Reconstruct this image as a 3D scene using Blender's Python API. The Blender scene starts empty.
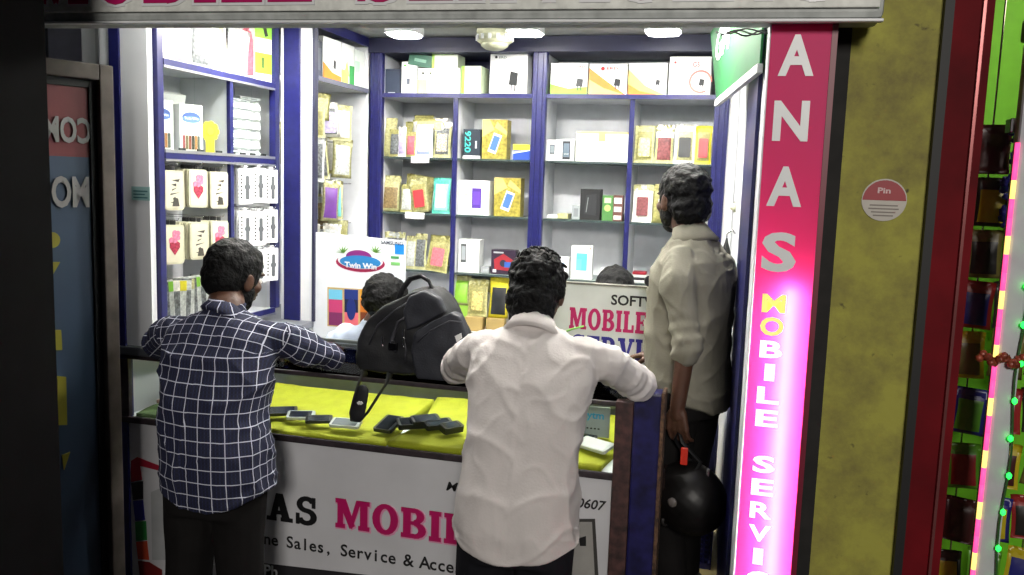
import bpy, bmesh, math, random
from math import sin, cos, pi, radians, sqrt, atan2, tan
from mathutils import Vector as V, Matrix, noise, Euler
random.seed(7)
SC = bpy.context.scene
COL = SC.collection

# ------------------------------------------------------------------ camera
F_PX = 850.0
PSI, THETA, ROLL, HC = radians(14.6), radians(7.1), radians(1.87), 1.82
_f = V((-sin(PSI)*cos(THETA), cos(PSI)*cos(THETA), -sin(THETA)))
_r0 = V((cos(PSI), sin(PSI), 0))
_u0 = _r0.cross(_f)
_r = _r0*cos(ROLL) + _u0*sin(ROLL)
_u = _u0*cos(ROLL) - _r0*sin(ROLL)

def at(x, y, X=None, Y=None, Z=None):
    """point of the place seen at pixel x, y on a wall X=, Y= or a level Z="""
    d = _f + _r*((x-512)/F_PX) - _u*((y-287.5)/F_PX)
    if X is not None: t = X/d.x
    elif Y is not None: t = Y/d.y
    else: t = (Z-HC)/d.z
    return V((d.x*t, d.y*t, d.z*t+HC))

cam = bpy.data.cameras.new('camera')
cam.sensor_width = 36; cam.lens = F_PX/1024*36; cam.clip_start = 0.02
co = bpy.data.objects.new('camera', cam); COL.objects.link(co)
m = Matrix((( _r.x, _u.x, -_f.x, 0), (_r.y, _u.y, -_f.y, 0), (_r.z, _u.z, -_f.z, HC), (0, 0, 0, 1)))
co.matrix_world = m
SC.camera = co

# ------------------------------------------------------------------ materials
def lin(c):
    c = c/255
    return c/12.92 if c <= .04045 else ((c+.055)/1.055)**2.4
def rgb(r, g, b): return (lin(r), lin(g), lin(b), 1)

def mat(name, col, rough=.55, metal=0, emit=None, es=0, vary=.06, scale=14, bump=0, bscale=40, spec=.5, sheen=0, alpha=1, coat=0):
    m = bpy.data.materials.new(name); m.use_nodes = True
    nt = m.node_tree; N = nt.nodes; L = nt.links
    b = N['Principled BSDF']
    b.inputs['Roughness'].default_value = rough
    b.inputs['Metallic'].default_value = metal
    b.inputs['Specular IOR Level'].default_value = spec
    b.inputs['Sheen Weight'].default_value = sheen
    b.inputs['Coat Weight'].default_value = coat
    b.inputs['Alpha'].default_value = alpha
    c = rgb(*col)
    if vary:
        tc = N.new('ShaderNodeTexCoord'); nz = N.new('ShaderNodeTexNoise')
        nz.inputs['Scale'].default_value = scale; nz.inputs['Detail'].default_value = 4
        L.new(tc.outputs['Object'], nz.inputs['Vector'])
        rp = N.new('ShaderNodeValToRGB')
        rp.color_ramp.elements[0].position = .3; rp.color_ramp.elements[1].position = .7
        rp.color_ramp.elements[0].color = (c[0]*(1-vary*2), c[1]*(1-vary*2), c[2]*(1-vary*2), 1)
        rp.color_ramp.elements[1].color = (min(1, c[0]*(1+vary)), min(1, c[1]*(1+vary)), min(1, c[2]*(1+vary)), 1)
        L.new(nz.outputs['Fac'], rp.inputs['Fac']); L.new(rp.outputs['Color'], b.inputs['Base Color'])
    else:
        b.inputs['Base Color'].default_value = c
    if emit:
        b.inputs['Emission Color'].default_value = rgb(*emit); b.inputs['Emission Strength'].default_value = es
    if bump:
        tc = N.new('ShaderNodeTexCoord'); nz = N.new('ShaderNodeTexNoise')
        nz.inputs['Scale'].default_value = bscale; nz.inputs['Detail'].default_value = 6
        L.new(tc.outputs['Object'], nz.inputs['Vector'])
        bp = N.new('ShaderNodeBump'); bp.inputs['Strength'].default_value = bump; bp.inputs['Distance'].default_value = .01
        L.new(nz.outputs['Fac'], bp.inputs['Height']); L.new(bp.outputs['Normal'], b.inputs['Normal'])
    return m

def glassmat(name, tint=(251, 253, 252), refl=.035, rough=.02):
    m = bpy.data.materials.new(name); m.use_nodes = True
    nt = m.node_tree; N = nt.nodes; L = nt.links
    N.remove(N['Principled BSDF'])
    tr = N.new('ShaderNodeBsdfTransparent'); tr.inputs['Color'].default_value = rgb(*tint)
    gl = N.new('ShaderNodeBsdfGlossy'); gl.inputs['Roughness'].default_value = rough
    lw = N.new('ShaderNodeLayerWeight'); lw.inputs['Blend'].default_value = refl
    mx = N.new('ShaderNodeMixShader')
    L.new(lw.outputs['Fresnel'], mx.inputs['Fac']); L.new(tr.outputs[0], mx.inputs[1]); L.new(gl.outputs[0], mx.inputs[2])
    L.new(mx.outputs[0], N['Material Output'].inputs['Surface'])
    return m

def acrylic(name, col):
    m = bpy.data.materials.new(name); m.use_nodes = True
    nt = m.node_tree; N = nt.nodes; L = nt.links
    N.remove(N['Principled BSDF'])
    tr = N.new('ShaderNodeBsdfTranslucent'); tr.inputs['Color'].default_value = rgb(*col)
    df = N.new('ShaderNodeBsdfDiffuse'); df.inputs['Color'].default_value = rgb(*col)
    gl = N.new('ShaderNodeBsdfGlossy'); gl.inputs['Roughness'].default_value = .45
    a = N.new('ShaderNodeMixShader'); a.inputs[0].default_value = .5
    L.new(tr.outputs[0], a.inputs[1]); L.new(df.outputs[0], a.inputs[2])
    b = N.new('ShaderNodeMixShader'); b.inputs[0].default_value = .012
    L.new(a.outputs[0], b.inputs[1]); L.new(gl.outputs[0], b.inputs[2])
    L.new(b.outputs[0], N['Material Output'].inputs['Surface'])
    return m

MT = {}
def M(key, *a, **k):
    if key not in MT: MT[key] = mat(key, *a, **k)
    return MT[key]
white = M('white laminate', (226, 228, 230), .4, vary=.03)
shelfw = M('pale shelf lining', (222, 224, 230), .5, vary=.04)
blue = M('deep blue paint', (25, 27, 86), .35, vary=.12, scale=30)
navy = M('dark navy board', (34, 38, 84), .5, vary=.1)
oldblue = M('worn dark blue paint', (28, 26, 78), .4, vary=.3, scale=25)
rust = M('rusty scraped edge', (92, 66, 48), .8, vary=.4, scale=60)
metalg = M('brushed aluminium', (176, 178, 182), .35, .8)
black = M('matt black', (12, 12, 14), .6)
blackgloss = M('gloss black', (10, 10, 13), .15)
paper = M('white card', (236, 236, 234), .5, vary=.02)
gold = M('gold printed card', (158, 146, 64), .35, vary=.25, scale=60)
magenta = M('magenta ink', (178, 16, 92), .45, vary=.03)
inkblack = M('black ink', (16, 16, 18), .5, vary=0)
inkblue = M('blue ink', (40, 36, 130), .5, vary=0)
steel = M('chrome', (200, 200, 205), .2, 1)
skin = M('brown skin', (82, 54, 40), .5, vary=.12, scale=20, bump=.15, bscale=120)
hairm = M('black hair', (7, 7, 8), .6, vary=.3, scale=60, bump=.5, bscale=110, spec=.18)
glass = glassmat('clear glass'); MT['clear glass'] = glass
plastic = glassmat('crinkled clear plastic', (225, 228, 228), .3, .15)

# ------------------------------------------------------------------ mesh builder
class MB:
    def __init__(s): s.v = []; s.f = []; s.mi = []; s.mats = []; s.sm = []; s.T = Matrix()
    def m_(s, m):
        if m not in s.mats: s.mats.append(m)
        return s.mats.index(m)
    def add(s, vs, fs, m, smooth=False):
        o = len(s.v); T = s.T
        s.v += [tuple(T @ V(p)) for p in vs]
        i = s.m_(m)
        for f in fs: s.f.append([o+k for k in f]); s.mi.append(i); s.sm.append(smooth)
        return s
    def box(s, a, b, m, bev=0, R=None):
        (x0, y0, z0), (x1, y1, z1) = a, b
        if x0 > x1: x0, x1 = x1, x0
        if y0 > y1: y0, y1 = y1, y0
        if z0 > z1: z0, z1 = z1, z0
        bev = min(bev, (x1-x0)*.45, (y1-y0)*.45, (z1-z0)*.45)
        if bev <= 0:
            vs = [(x, y, z) for x in (x0, x1) for y in (y0, y1) for z in (z0, z1)]
            fs = [(0, 1, 3, 2), (4, 6, 7, 5), (0, 4, 5, 1), (2, 3, 7, 6), (0, 2, 6, 4), (1, 5, 7, 3)]
            if R: vs = [tuple(R @ V(p)) for p in vs]
            return s.add(vs, fs, m)
        bm = bmesh.new(); bmesh.ops.create_cube(bm, size=1)
        for v in bm.verts:
            v.co = V(((x0+x1)/2+v.co.x*(x1-x0), (y0+y1)/2+v.co.y*(y1-y0), (z0+z1)/2+v.co.z*(z1-z0)))
        bmesh.ops.bevel(bm, geom=bm.edges[:], offset=bev, segments=2, affect='EDGES', profile=.6)
        s.bm(bm, m, R); bm.free(); return s
    def bm(s, bm, m, R=None, smooth=False):
        bm.verts.index_update()
        s.add([tuple((R @ v.co) if R else v.co) for v in bm.verts], [[v.index for v in f.verts] for f in bm.faces], m, smooth)
    def prism(s, pts, y0, y1, m, plane='xz'):
        """polygon in xz (or xy / yz) extruded along the third axis from y0 to y1"""
        n = len(pts)
        def P3(p, d):
            if plane == 'xz': return (p[0], d, p[1])
            if plane == 'xy': return (p[0], p[1], d)
            return (d, p[0], p[1])
        vs = [P3(p, y0) for p in pts] + [P3(p, y1) for p in pts]
        fs = [list(range(n)), list(range(2*n-1, n-1, -1))] + [(i, n+i, n+(i+1) % n, (i+1) % n) for i in range(n)]
        return s.add(vs, fs, m)
    def tube(s, path, r, m, n=8, closed=False, flat=1, up=None):
        path = [V(p) for p in path]; k = len(path); vs = []; fs = []
        rr = r if isinstance(r, (list, tuple)) else [r]*k
        prev = None
        for i, p in enumerate(path):
            if closed: d = path[(i+1) % k]-path[i-1]
            else: d = path[min(i+1, k-1)]-path[max(i-1, 0)]
            d.normalize()
            if up is not None: a = V(up) - d*V(up).dot(d)
            elif prev is not None: a = prev - d*prev.dot(d)
            else: a = d.orthogonal()
            if a.length < 1e-6: a = d.orthogonal()
            a.normalize(); prev = a; b = d.cross(a)
            for j in range(n):
                t = 2*pi*j/n
                vs.append(tuple(p + a*(cos(t)*rr[i]) + b*(sin(t)*rr[i]*flat)))
        seg = k if closed else k-1
        for i in range(seg):
            for j in range(n):
                i2 = (i+1) % k
                fs.append((i*n+j, i*n+(j+1) % n, i2*n+(j+1) % n, i2*n+j))
        if not closed: fs += [list(range(n-1, -1, -1)), [(k-1)*n+j for j in range(n)]]
        return s.add(vs, fs, m, n > 5)
    def lathe(s, prof, m, n=24, c=(0, 0, 0), R=None):
        vs = []; fs = []
        for (r, z) in prof:
            for j in range(n): vs.append((r*cos(2*pi*j/n), r*sin(2*pi*j/n), z))
        k = len(prof)
        for i in range(k-1):
            for j in range(n): fs.append((i*n+j, i*n+(j+1) % n, (i+1)*n+(j+1) % n, (i+1)*n+j))
        fs += [list(range(n-1, -1, -1)), [(k-1)*n+j for j in range(n)]]
        T = Matrix.Translation(c) @ (R.to_4x4() if R else Matrix())
        return s.add([tuple(T @ V(p)) for p in vs], fs, m, True)
    def text(s, txt, x, z, h, y, m, align='LEFT', bold=.0, th=.0012, w=1, shear=0, mirror=False, width=None, cap=.73):
        """writing in the xz plane facing -y; h = cap height; width forces the total width"""
        cu = bpy.data.curves.new('t', 'FONT'); cu.body = txt; cu.size = 1; cu.align_x = align; cu.offset = bold
        cu.shear = shear; cu.resolution_u = 3
        o = bpy.data.objects.new('t', cu); COL.objects.link(o)
        dg = bpy.context.evaluated_depsgraph_get(); dg.update()
        me = bpy.data.meshes.new_from_object(o.evaluated_get(dg))
        bpy.data.objects.remove(o); bpy.data.curves.remove(cu)
        if not me.vertices: return s
        k = h/cap
        if width:
            xs = [v.co.x for v in me.vertices]; w = width/((max(xs)-min(xs))*k)
            if align == 'LEFT': x -= min(xs)*k*w
        sg = -1 if mirror else 1
        vs = [(x+sg*v.co.x*k*w, y, z+v.co.y*k) for v in me.vertices]
        n = len(vs); fs = []
        bmx = bmesh.new(); bmx.from_mesh(me)
        for f in bmx.faces: fs.append([v.index for v in f.verts])
        be = [(e.verts[0].index, e.verts[1].index) for e in bmx.edges if len(e.link_faces) == 1]
        bmx.free(); bpy.data.meshes.remove(me)
        vs += [(a, b+th, c) for a, b, c in vs]
        fs2 = fs + [(a, b, b+n, a+n) for a, b in be]
        return s.add(vs, fs2, m)
    def mesh(s, name):
        me = bpy.data.meshes.new(name); me.from_pydata(s.v, [], s.f)
        for m in s.mats: me.materials.append(m)
        me.polygons.foreach_set('material_index', s.mi); me.polygons.foreach_set('use_smooth', s.sm)
        me.update(); return me

def fixn(me):
    bm = bmesh.new(); bm.from_mesh(me); bmesh.ops.recalc_face_normals(bm, faces=bm.faces[:]); bm.to_mesh(me); bm.free()

def tag(o, label=None, cat=None, group=None, kind=None):
    if label: o['label'] = label
    if cat: o['category'] = cat
    if group: o['group'] = group
    if kind: o['kind'] = kind
    return o

def put(name, mb, parent=None, loc=None, rot=None, label=None, cat=None, group=None, kind=None, world=True):
    """links the collected shapes as ONE mesh object. world=True: shapes were given in world
    coordinates; the origin is set at the thing's base"""
    me = mb if isinstance(mb, bpy.types.Mesh) else mb.mesh(name)
    fixn(me)
    o = bpy.data.objects.new(name, me); COL.objects.link(o)
    if parent is not None:
        o.parent = parent
        if world:
            pm = parent_world(parent); me.transform(pm.inverted())
    elif world:
        xs = [v.co.x for v in me.vertices]; ys = [v.co.y for v in me.vertices]; zs = [v.co.z for v in me.vertices]
        c = V(((min(xs)+max(xs))/2, (min(ys)+max(ys))/2, min(zs)))
        me.transform(Matrix.Translation(-c)); o.location = c
    if loc is not None: o.location = loc
    if rot is not None: o.rotation_euler = rot
    tag(o, label, cat, group, kind)
    return o

def parent_world(p):
    M4 = Matrix.LocRotScale(p.location, p.rotation_euler, p.scale)
    return parent_world(p.parent) @ M4 if p.parent else M4

def empty(name, loc, rz=0, label=None, cat=None, group=None, kind=None):
    o = bpy.data.objects.new(name, None); COL.objects.link(o); o.location = loc; o.rotation_euler = (0, 0, rz)
    o.empty_display_size = .05
    return tag(o, label, cat, group, kind)

def dup(o, loc=None, rot=None, label=None, group=None, parent=None):
    c = o.copy(); COL.objects.link(c)
    if loc is not None: c.location = loc
    if rot is not None: c.rotation_euler = rot
    if label: c['label'] = label
    if group: c['group'] = group
    if parent is not None: c.parent = parent
    for ch in [k for k in bpy.data.objects if k.parent == o]:
        dup(ch, parent=c)
    return c

def boxo(name, a, b, m, bev=0, **k):
    return put(name, MB().box(a, b, m, bev), **k)

# ------------------------------------------------------------------ slab lettering
def arc(cx, cy, rx, ry, a0, a1, t, n=10, tx=None):
    out = []
    tx = tx or t
    for i in range(n):
        p = []
        for a in (a0+(a1-a0)*i/n, a0+(a1-a0)*(i+1)/n):
            c, s_ = cos(radians(a)), sin(radians(a))
            p.append(((cx+rx*c, cy+ry*s_), (cx+(rx-tx)*c, cy+(ry-t)*s_)))
        out.append([p[0][0], p[1][0], p[1][1], p[0][1]])
    return out
def rc(x0, y0, x1, y1): return [[(x0, y0), (x1, y0), (x1, y1), (x0, y1)]]
def glyph(c, t=.26, h=.15, sf=.07):
    ser = lambda x0, x1, y: rc(x0, y, x1, y+h)
    if c == 'I': return rc(sf, 0, sf+t, 1)+ser(0, t+2*sf, 0)+ser(0, t+2*sf, 1-h), t+2*sf
    if c == 'L': return rc(sf, 0, sf+t, 1)+ser(0, t+2*sf, 1-h)+ser(0, .72, 0)+rc(.72-h, 0, .72, .36), .72
    if c == 'E': return rc(sf, 0, sf+t, 1)+ser(0, .74, 1-h)+ser(0, .76, 0)+rc(.76-h*.9, 0, .76, .32)+rc(.74-h*.9, .70, .74, 1)+rc(.2, .44, .56, .57)+rc(.48, .36, .56, .65), .76
    if c == 'M': return (rc(sf, 0, sf+.2, 1)+rc(.85, 0, .85+t, 1)+ser(0, .2+2*sf, 0)+ser(.79, .85+t+sf, 0)+rc(0, 1-h, .3, 1)+rc(.82, 1-h, .85+t+sf, 1)
                         + [[(sf, 1), (.36, 1), (.68, .12), (.5, .0)], [(.9, 1), (.72, 1), (.46, .1), (.58, .0)]]), .85+t+sf
    if c == 'N': return (rc(sf, 0, sf+.18, 1)+rc(.7, 0, .88, 1)+ser(0, .18+2*sf, 0)+ser(0, .3, 1-h)+ser(.62, .96, 1-h)+[[(sf, 1), (.36, 1), (.88, 0), (.62, 0)]]), .96
    if c == 'O': return arc(.44, .5, .44, .52, 0, 360, .16, 20, t), .88
    if c == 'C': return arc(.44, .5, .44, .52, 45, 318, .16, 16, t)+rc(.66, .62, .8, .95), .84
    if c == 'G': return arc(.44, .5, .44, .52, 45, 318, .16, 16, t)+rc(.66, .62, .8, .95)+rc(.6, .02, .84, .46)+rc(.5, .36, .9, .48), .9
    if c == 'B': return rc(sf, 0, sf+t, 1)+ser(0, .45, 0)+ser(0, .45, 1-h)+rc(.2, .45, .46, .57)+arc(.42, .74, .36, .27, 90, -90, .14, 8, t)+arc(.44, .28, .4, .29, 90, -90, .15, 8, t), .84
    if c == 'R': return rc(sf, 0, sf+t, 1)+ser(0, t+2*sf, 0)+ser(0, .45, 1-h)+rc(.2, .4, .46, .53)+arc(.42, .7, .38, .3, 90, -90, .15, 8, t)+[[(.36, .45), (.62, .45), (.86, .0), (.58, 0)]]+ser(.58, .92, 0), .9
    if c == 'V': return [[(.04, 1), (.34, 1), (.56, 0), (.36, 0)], [(.7, 1), (.88, 1), (.56, 0), (.42, 0)]]+ser(-.02, .4, 1-h)+ser(.62, .94, 1-h), .92
    if c == 'A': return [[(.36, 1), (.6, 1), (.32, 0), (.1, 0)], [(.36, 1), (.62, 1), (.92, 0), (.62, 0)]]+rc(.2, .24, .75, .38)+ser(0, .38, 0)+ser(.54, 1.0, 0), 1.0
    if c == 'S': return arc(.4, .73, .37, .3, 20, 270, .17, 12, .22)+arc(.4, .29, .4, .31, 90, -165, .17, 12, .24)+rc(.6, .62, .74, 1)+rc(.0, .0, .14, .4), .82
    return [], .45
def slab(mb, txt, x, z, h, y, m, width=None, gap=.1, th=.002, grow=0, slope=0):
    gl = [glyph(c) for c in txt]
    tot = sum(a for _, a in gl)+gap*(len(gl)-1)
    k = (width/tot) if width else h
    cx = x; cnt = 0
    for ps, adv in gl:
        for p in ps:
            if grow:
                mx = sum(q[0] for q in p)/len(p); mz = sum(q[1] for q in p)/len(p)
                p = [(q[0]+(grow/k if q[0] > mx else -grow/k), q[1]+(grow/h if q[1] > mz else -grow/h)) for q in p]
            cnt += 1; e = (cnt % 40)*.00002
            mb.prism([(cx+q[0]*k, z+q[1]*h+(cx+q[0]*k-x)*slope) for q in p], y-e, y+th-e, m)
        cx += (adv+gap)*k
    return mb
def disc(cx, cz, rx, rz=None, n=24, a0=0, a1=360):
    rz = rz or rx
    return [(cx+rx*cos(radians(a0+(a1-a0)*i/(n if a1-a0 >= 360 else n-1))), cz+rz*sin(radians(a0+(a1-a0)*i/(n if a1-a0 >= 360 else n-1)))) for i in range(n)]
def rrect(x0, z0, x1, z1, r, n=4):
    p = []
    for cx, cz, a in ((x1-r, z1-r, 0), (x0+r, z1-r, 90), (x0+r, z0+r, 180), (x1-r, z0+r, 270)):
        for i in range(n+1): p.append((cx+r*cos(radians(a+90*i/n)), cz+r*sin(radians(a+90*i/n))))
    return p
# ------------------------------------------------------------------ the place
YC = 2.755           # front face of the counter
YB = 4.28            # front edge of the back shelves
ZT = 1.115           # counter top
FL = .30             # raised shop floor
street = mat('street concrete', (58, 54, 50), .85, vary=.25, scale=5, bump=.3)
tile = M('cream floor tile', (196, 176, 120), .45, vary=.1, scale=3)
ceilm = M('ceiling white', (150, 152, 156), .6, vary=.04)
wallw = M('white wall laminate', (222, 224, 228), .45, vary=.05, scale=3)
put('floor', MB().box((-6, -6, -.1), (6, 2.9, 0), street), kind='structure')
put('floor', MB().box((-2.5, 3.0, 0), (.3, 4.7, FL), tile), kind='structure')
put('wall_back', MB().box((-2.6, 4.62, 0), (.3, 4.72, 2.7), wallw), kind='structure')
put('ceiling', MB().box((-2.6, 2.42, 2.55), (.3, 4.72, 2.62), ceilm), kind='structure')
put('wall_left', MB().box((-2.44, 2.78, 0), (-2.38, 4.62, 2.55), wallw), kind='structure')
put('wall_left_front', MB().box((-2.25, YC, ZT+.03), (-2.134, YC+.03, 2.55), wallw), kind='structure')
put('trim_1', MB().box((-2.292, YC-.01, 0), (-2.25, YC+.03, 2.55), blue), kind='structure')
put('trim_2', MB().box((-2.335, YC-.005, 0), (-2.293, YC+.03, 2.55), wallw), kind='structure')
# right wall: its inner face runs slightly outwards to the front
wr = MB().prism([(-.02, 4.62), (-.02, 4.28), (.055, 2.43), (.26, 2.46), (.26, 4.62)], 0, 2.55, wallw, 'xy')
put('wall_right', wr, kind='structure')
def wallX(y): return -.02+(.075)*(4.28-y)/1.85
put('trim_3', MB().prism([(wallX(3.2)-.012, 3.2), (wallX(3.2)-.001, 3.2), (wallX(2.6)-.001, 2.6), (wallX(2.6)-.012, 2.6)], FL, 2.5, blue, 'xy'), kind='structure')
put('wall_pier', MB().box((.058, 2.44, 0), (.262, 2.50, 2.62), M('black pier face', (26, 24, 22), .8, vary=.3)), kind='structure')  # near black face between the pink sign and the yellow wall

yel = mat('yellow painted plaster', (150, 148, 38), .75, vary=0, bump=.25, bscale=18)
nt = yel.node_tree; N = nt.nodes; L = nt.links
tc = N.new('ShaderNodeTexCoord'); n1 = N.new('ShaderNodeTexNoise'); n1.inputs['Scale'].default_value = 4; n1.inputs['Detail'].default_value = 8; n1.inputs['Roughness'].default_value = .7
n2 = N.new('ShaderNodeTexNoise'); n2.inputs['Scale'].default_value = 22; n2.inputs['Detail'].default_value = 6
L.new(tc.outputs['Object'], n1.inputs['Vector']); L.new(tc.outputs['Object'], n2.inputs['Vector'])
r1 = N.new('ShaderNodeValToRGB'); r1.color_ramp.elements[0].position = .36; r1.color_ramp.elements[1].position = .6
r1.color_ramp.elements[0].color = rgb(116, 108, 56); r1.color_ramp.elements[1].color = rgb(160, 157, 66)
r2 = N.new('ShaderNodeValToRGB'); r2.color_ramp.elements[0].position = .66; r2.color_ramp.elements[1].position = .74
r2.color_ramp.elements[0].color = (0, 0, 0, 1); r2.color_ramp.elements[1].color = (1, 1, 1, 1)
mx = N.new('ShaderNodeMix'); mx.data_type = 'RGBA'
L.new(n1.outputs['Fac'], r1.inputs['Fac']); L.new(n2.outputs['Fac'], r2.inputs['Fac'])
L.new(r2.outputs['Color'], mx.inputs[0]); L.new(r1.outputs['Color'], mx.inputs[6]); mx.inputs[7].default_value = rgb(60, 50, 34)
L.new(mx.outputs[2], N['Principled BSDF'].inputs['Base Color'])
put('wall_yellow', MB().box((.262, 2.45, 0), (.476, 2.9, 3.2), yel), kind='structure')
put('trim_4', MB().box((.476, 2.42, 0), (.498, 2.9, 3.2), black), kind='structure')
put('wall_above', MB().box((-2.7, 2.52, 2.62), (.262, 2.6, 3.4), M('grey plaster', (90, 88, 84), .8)), kind='structure')

# dark strip down the left side of the yellow pier
# ------------------------------------------------------------------ back display shelves
root = empty('display_shelf', (-.99, 4.45, 0), label='tall white and blue display shelving full of boxes and pouches behind the counter', cat='shelf')
mb = MB().box((-1.93, 4.585, FL), (-.02, 4.60, 2.5), shelfw); put('back_panel', mb, root)
put('top_back_panel', MB().box((-1.86, 4.57, 2.28), (-1.04, 4.584, 2.47), navy), root)
ZS = [2.264, 1.932, 1.636, 1.328, 1.02]
for a, b, m in ((-1.926, -1.856, blue), (-1.038, -.965, blue), (-.135, -.067, blue)):
    mb = MB().box((a, YB-.02, FL), (b, YB+.02, 2.47), m, .006)
    for k in (.3, .7): mb.box((a+(b-a)*k-.004, YB-.026, FL), (a+(b-a)*k+.004, YB-.018, 2.47), m, .002)
    put('post', mb, root)
    put('side_panel', MB().box((a+.01, YB+.021, FL), (b-.01, 4.584, 2.47), shelfw), root)
put('end_panel', MB().box((-.066, YB-.005, FL), (-.022, YB+.02, 2.47), white), root)
for a, b in ((-1.462, -1.437), (-.543, -.519)):
    put('divider', MB().box((a, YB, 1.03), (b, YB+.012, 2.255), blue).box((a+.004, YB+.012, 1.03), (b-.004, 4.584, 2.255), shelfw), root)
put('top_beam', MB().box((-1.93, YB-.03, 2.47), (-.02, 4.6, 2.545), M('dark top beam', (24, 26, 58), .5)), root)
put('shelf_board', MB().box((-1.856, YB-.005, ZS[0]-.022), (-.967, 4.584, ZS[0]), shelfw).box((-1.856, YB-.015, ZS[0]-.022), (-1.039, YB-.004, ZS[0]), blue)
    .box((-.964, YB-.005, ZS[0]-.022), (-.136, 4.584, ZS[0]-.001), shelfw).box((-.964, YB-.015, ZS[0]-.022), (-.136, YB-.004, ZS[0]), blue), root)
gedge = M('green glass edge', (62, 74, 74), .25)
for z in ZS[1:4]:
    for a, b in ((-1.855, -1.463), (-1.436, -1.039), (-.964, -.544), (-.518, -.136)):
        put('glass_shelf', MB().box((a, YB+.015, z-.008), (b, 4.584, z), M('frosted shelf glass', (150, 165, 160), .25)).box((a, YB+.008, z-.009), (b, YB+.0145, z+.001), gedge), root)
mb = MB().box((-1.855, YB-.01, ZS[4]-.03), (-.136, 4.584, ZS[4]), white)
put('bench_top', mb, root)
for i in range(4):
    x0 = -1.855+i*.43
    d = put('cupboard_door', MB().box((x0+.004, YB, FL+.08), (x0+.425, YB+.018, ZS[4]-.035), white, .003), root)
    put('door_handle', MB().tube([(x0+.38, YB-.002, .72), (x0+.38, YB-.025, .74), (x0+.38, YB-.025, .84), (x0+.38, YB-.002, .86)], .005, steel), d)

# ------------------------------------------------------------------ ceiling lamps and detector
panel = mat('lit lamp panel', (255, 255, 255), emit=(255, 252, 244), es=120, vary=0)
panel2 = mat('brighter lit lamp panel', (255, 255, 255), emit=(255, 252, 244), es=430, vary=0)
panel3 = mat('dimmer lit lamp panel', (255, 255, 255), emit=(255, 252, 244), es=82, vary=0)
def lamp(x, y, lab, grp=None, pm=None):
    r_ = empty('ceiling_lamp', (x, y, 2.55), label=lab, cat='lamp', group=grp)
    put('lamp_frame', MB().prism(rrect(x-.08, y-.08, x+.08, y+.08, .03), 2.505, 2.549, white, 'xy'), r_)
    put('lamp_diffuser', MB().prism(rrect(x-.068, y-.068, x+.068, y+.068, .025), 2.497, 2.5045, pm or panel, 'xy'), r_)
lamp(-1.60, 3.93, 'square white ceiling lamp above the left shelf bay, leftmost of the three')
lamp(-1.00, 3.93, 'square white ceiling lamp right of the round detector, middle of the three')
lamp(-.37, 3.95, 'square white ceiling lamp nearest the green sign, rightmost of the three')
for x in (-1.85, -1.05, -.25):
    lamp(x, 2.62, 'square ceiling lamp over the counter hidden behind the signboard', 'lamps over the counter', panel3)
    lamp(x, 3.25, 'added unseen square ceiling lamp over the staff space hidden behind the signboard', 'added lamps over the staff space', panel2)  # extra unseen row, added to brighten the shelf backs
r_ = empty('smoke_detector', (-1.19, 4.08, 2.55), label='round cream dome detector hanging from the ceiling between two lamps', cat='detector')
cream = M('cream plastic', (206, 208, 178), .4)
mb = MB(); mb.lathe([(.088, 2.549), (.09, 2.535), (.082, 2.525), (.086, 2.52), (.086, 2.492), (.078, 2.487), (.072, 2.482)], cream, 32, (-1.19, 4.08, 0))
put('housing', mb, r_)
for k in range(14):
    a = 2*pi*k/14
    mb = MB().box((-.008, .083, 2.494), (.008, .093, 2.519), white, .002, R=Matrix.Rotation(a, 3, 'Z')); 
    mb.v = [(x-1.19, y+4.08, z) for x, y, z in mb.v]
    put('vent_rib', mb, r_)
put('dome', MB().lathe([(.070, 2.481), (.064, 2.468), (.045, 2.455), (.02, 2.449), (.002, 2.448)], M('grey dome', (170, 172, 150), .25), 32, (-1.19, 4.08, 0)), r_)

# ------------------------------------------------------------------ overhead signboard
signw = mat('weathered sign face', (226, 228, 222), .6, vary=.1, scale=30, bump=.2)
rim = mat('grey sign rim', (176, 180, 178), .55, vary=.15, scale=20)
Y0 = 2.25
root = empty('signboard', (-1.1, 2.33, 2.25), label='long white signboard with magenta lettering across the top of the shop front', cat='sign')
put('sign_body', MB().box((-2.5, Y0+.012, 2.238), (.312, 2.40, 3.0), rim, .016), root)
put('lower_lip', MB().box((-2.5, Y0+.006, 2.230), (.312, Y0+.03, 2.238), white, .003), root)
put('sign_face', MB().box((-2.49, Y0, 2.262), (.30, Y0+.011, 3.0), signw, .003), root)
ma = MB(); h = .20; zb = 2.286
for wd, x_, w_ in (('MOBILE', -2.16, .965), ('SERVICING', -1.055, 1.28)):
    put('letter_outline', slab(MB(), wd, x_, zb, h, Y0-.003, white, width=w_, grow=.008), root)
    put('lettering', slab(MB(), wd, x_, zb, h, Y0-.006, magenta, width=w_), root)
root.rotation_euler = (0, .0125, 0); root.location.z += .0176

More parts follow.
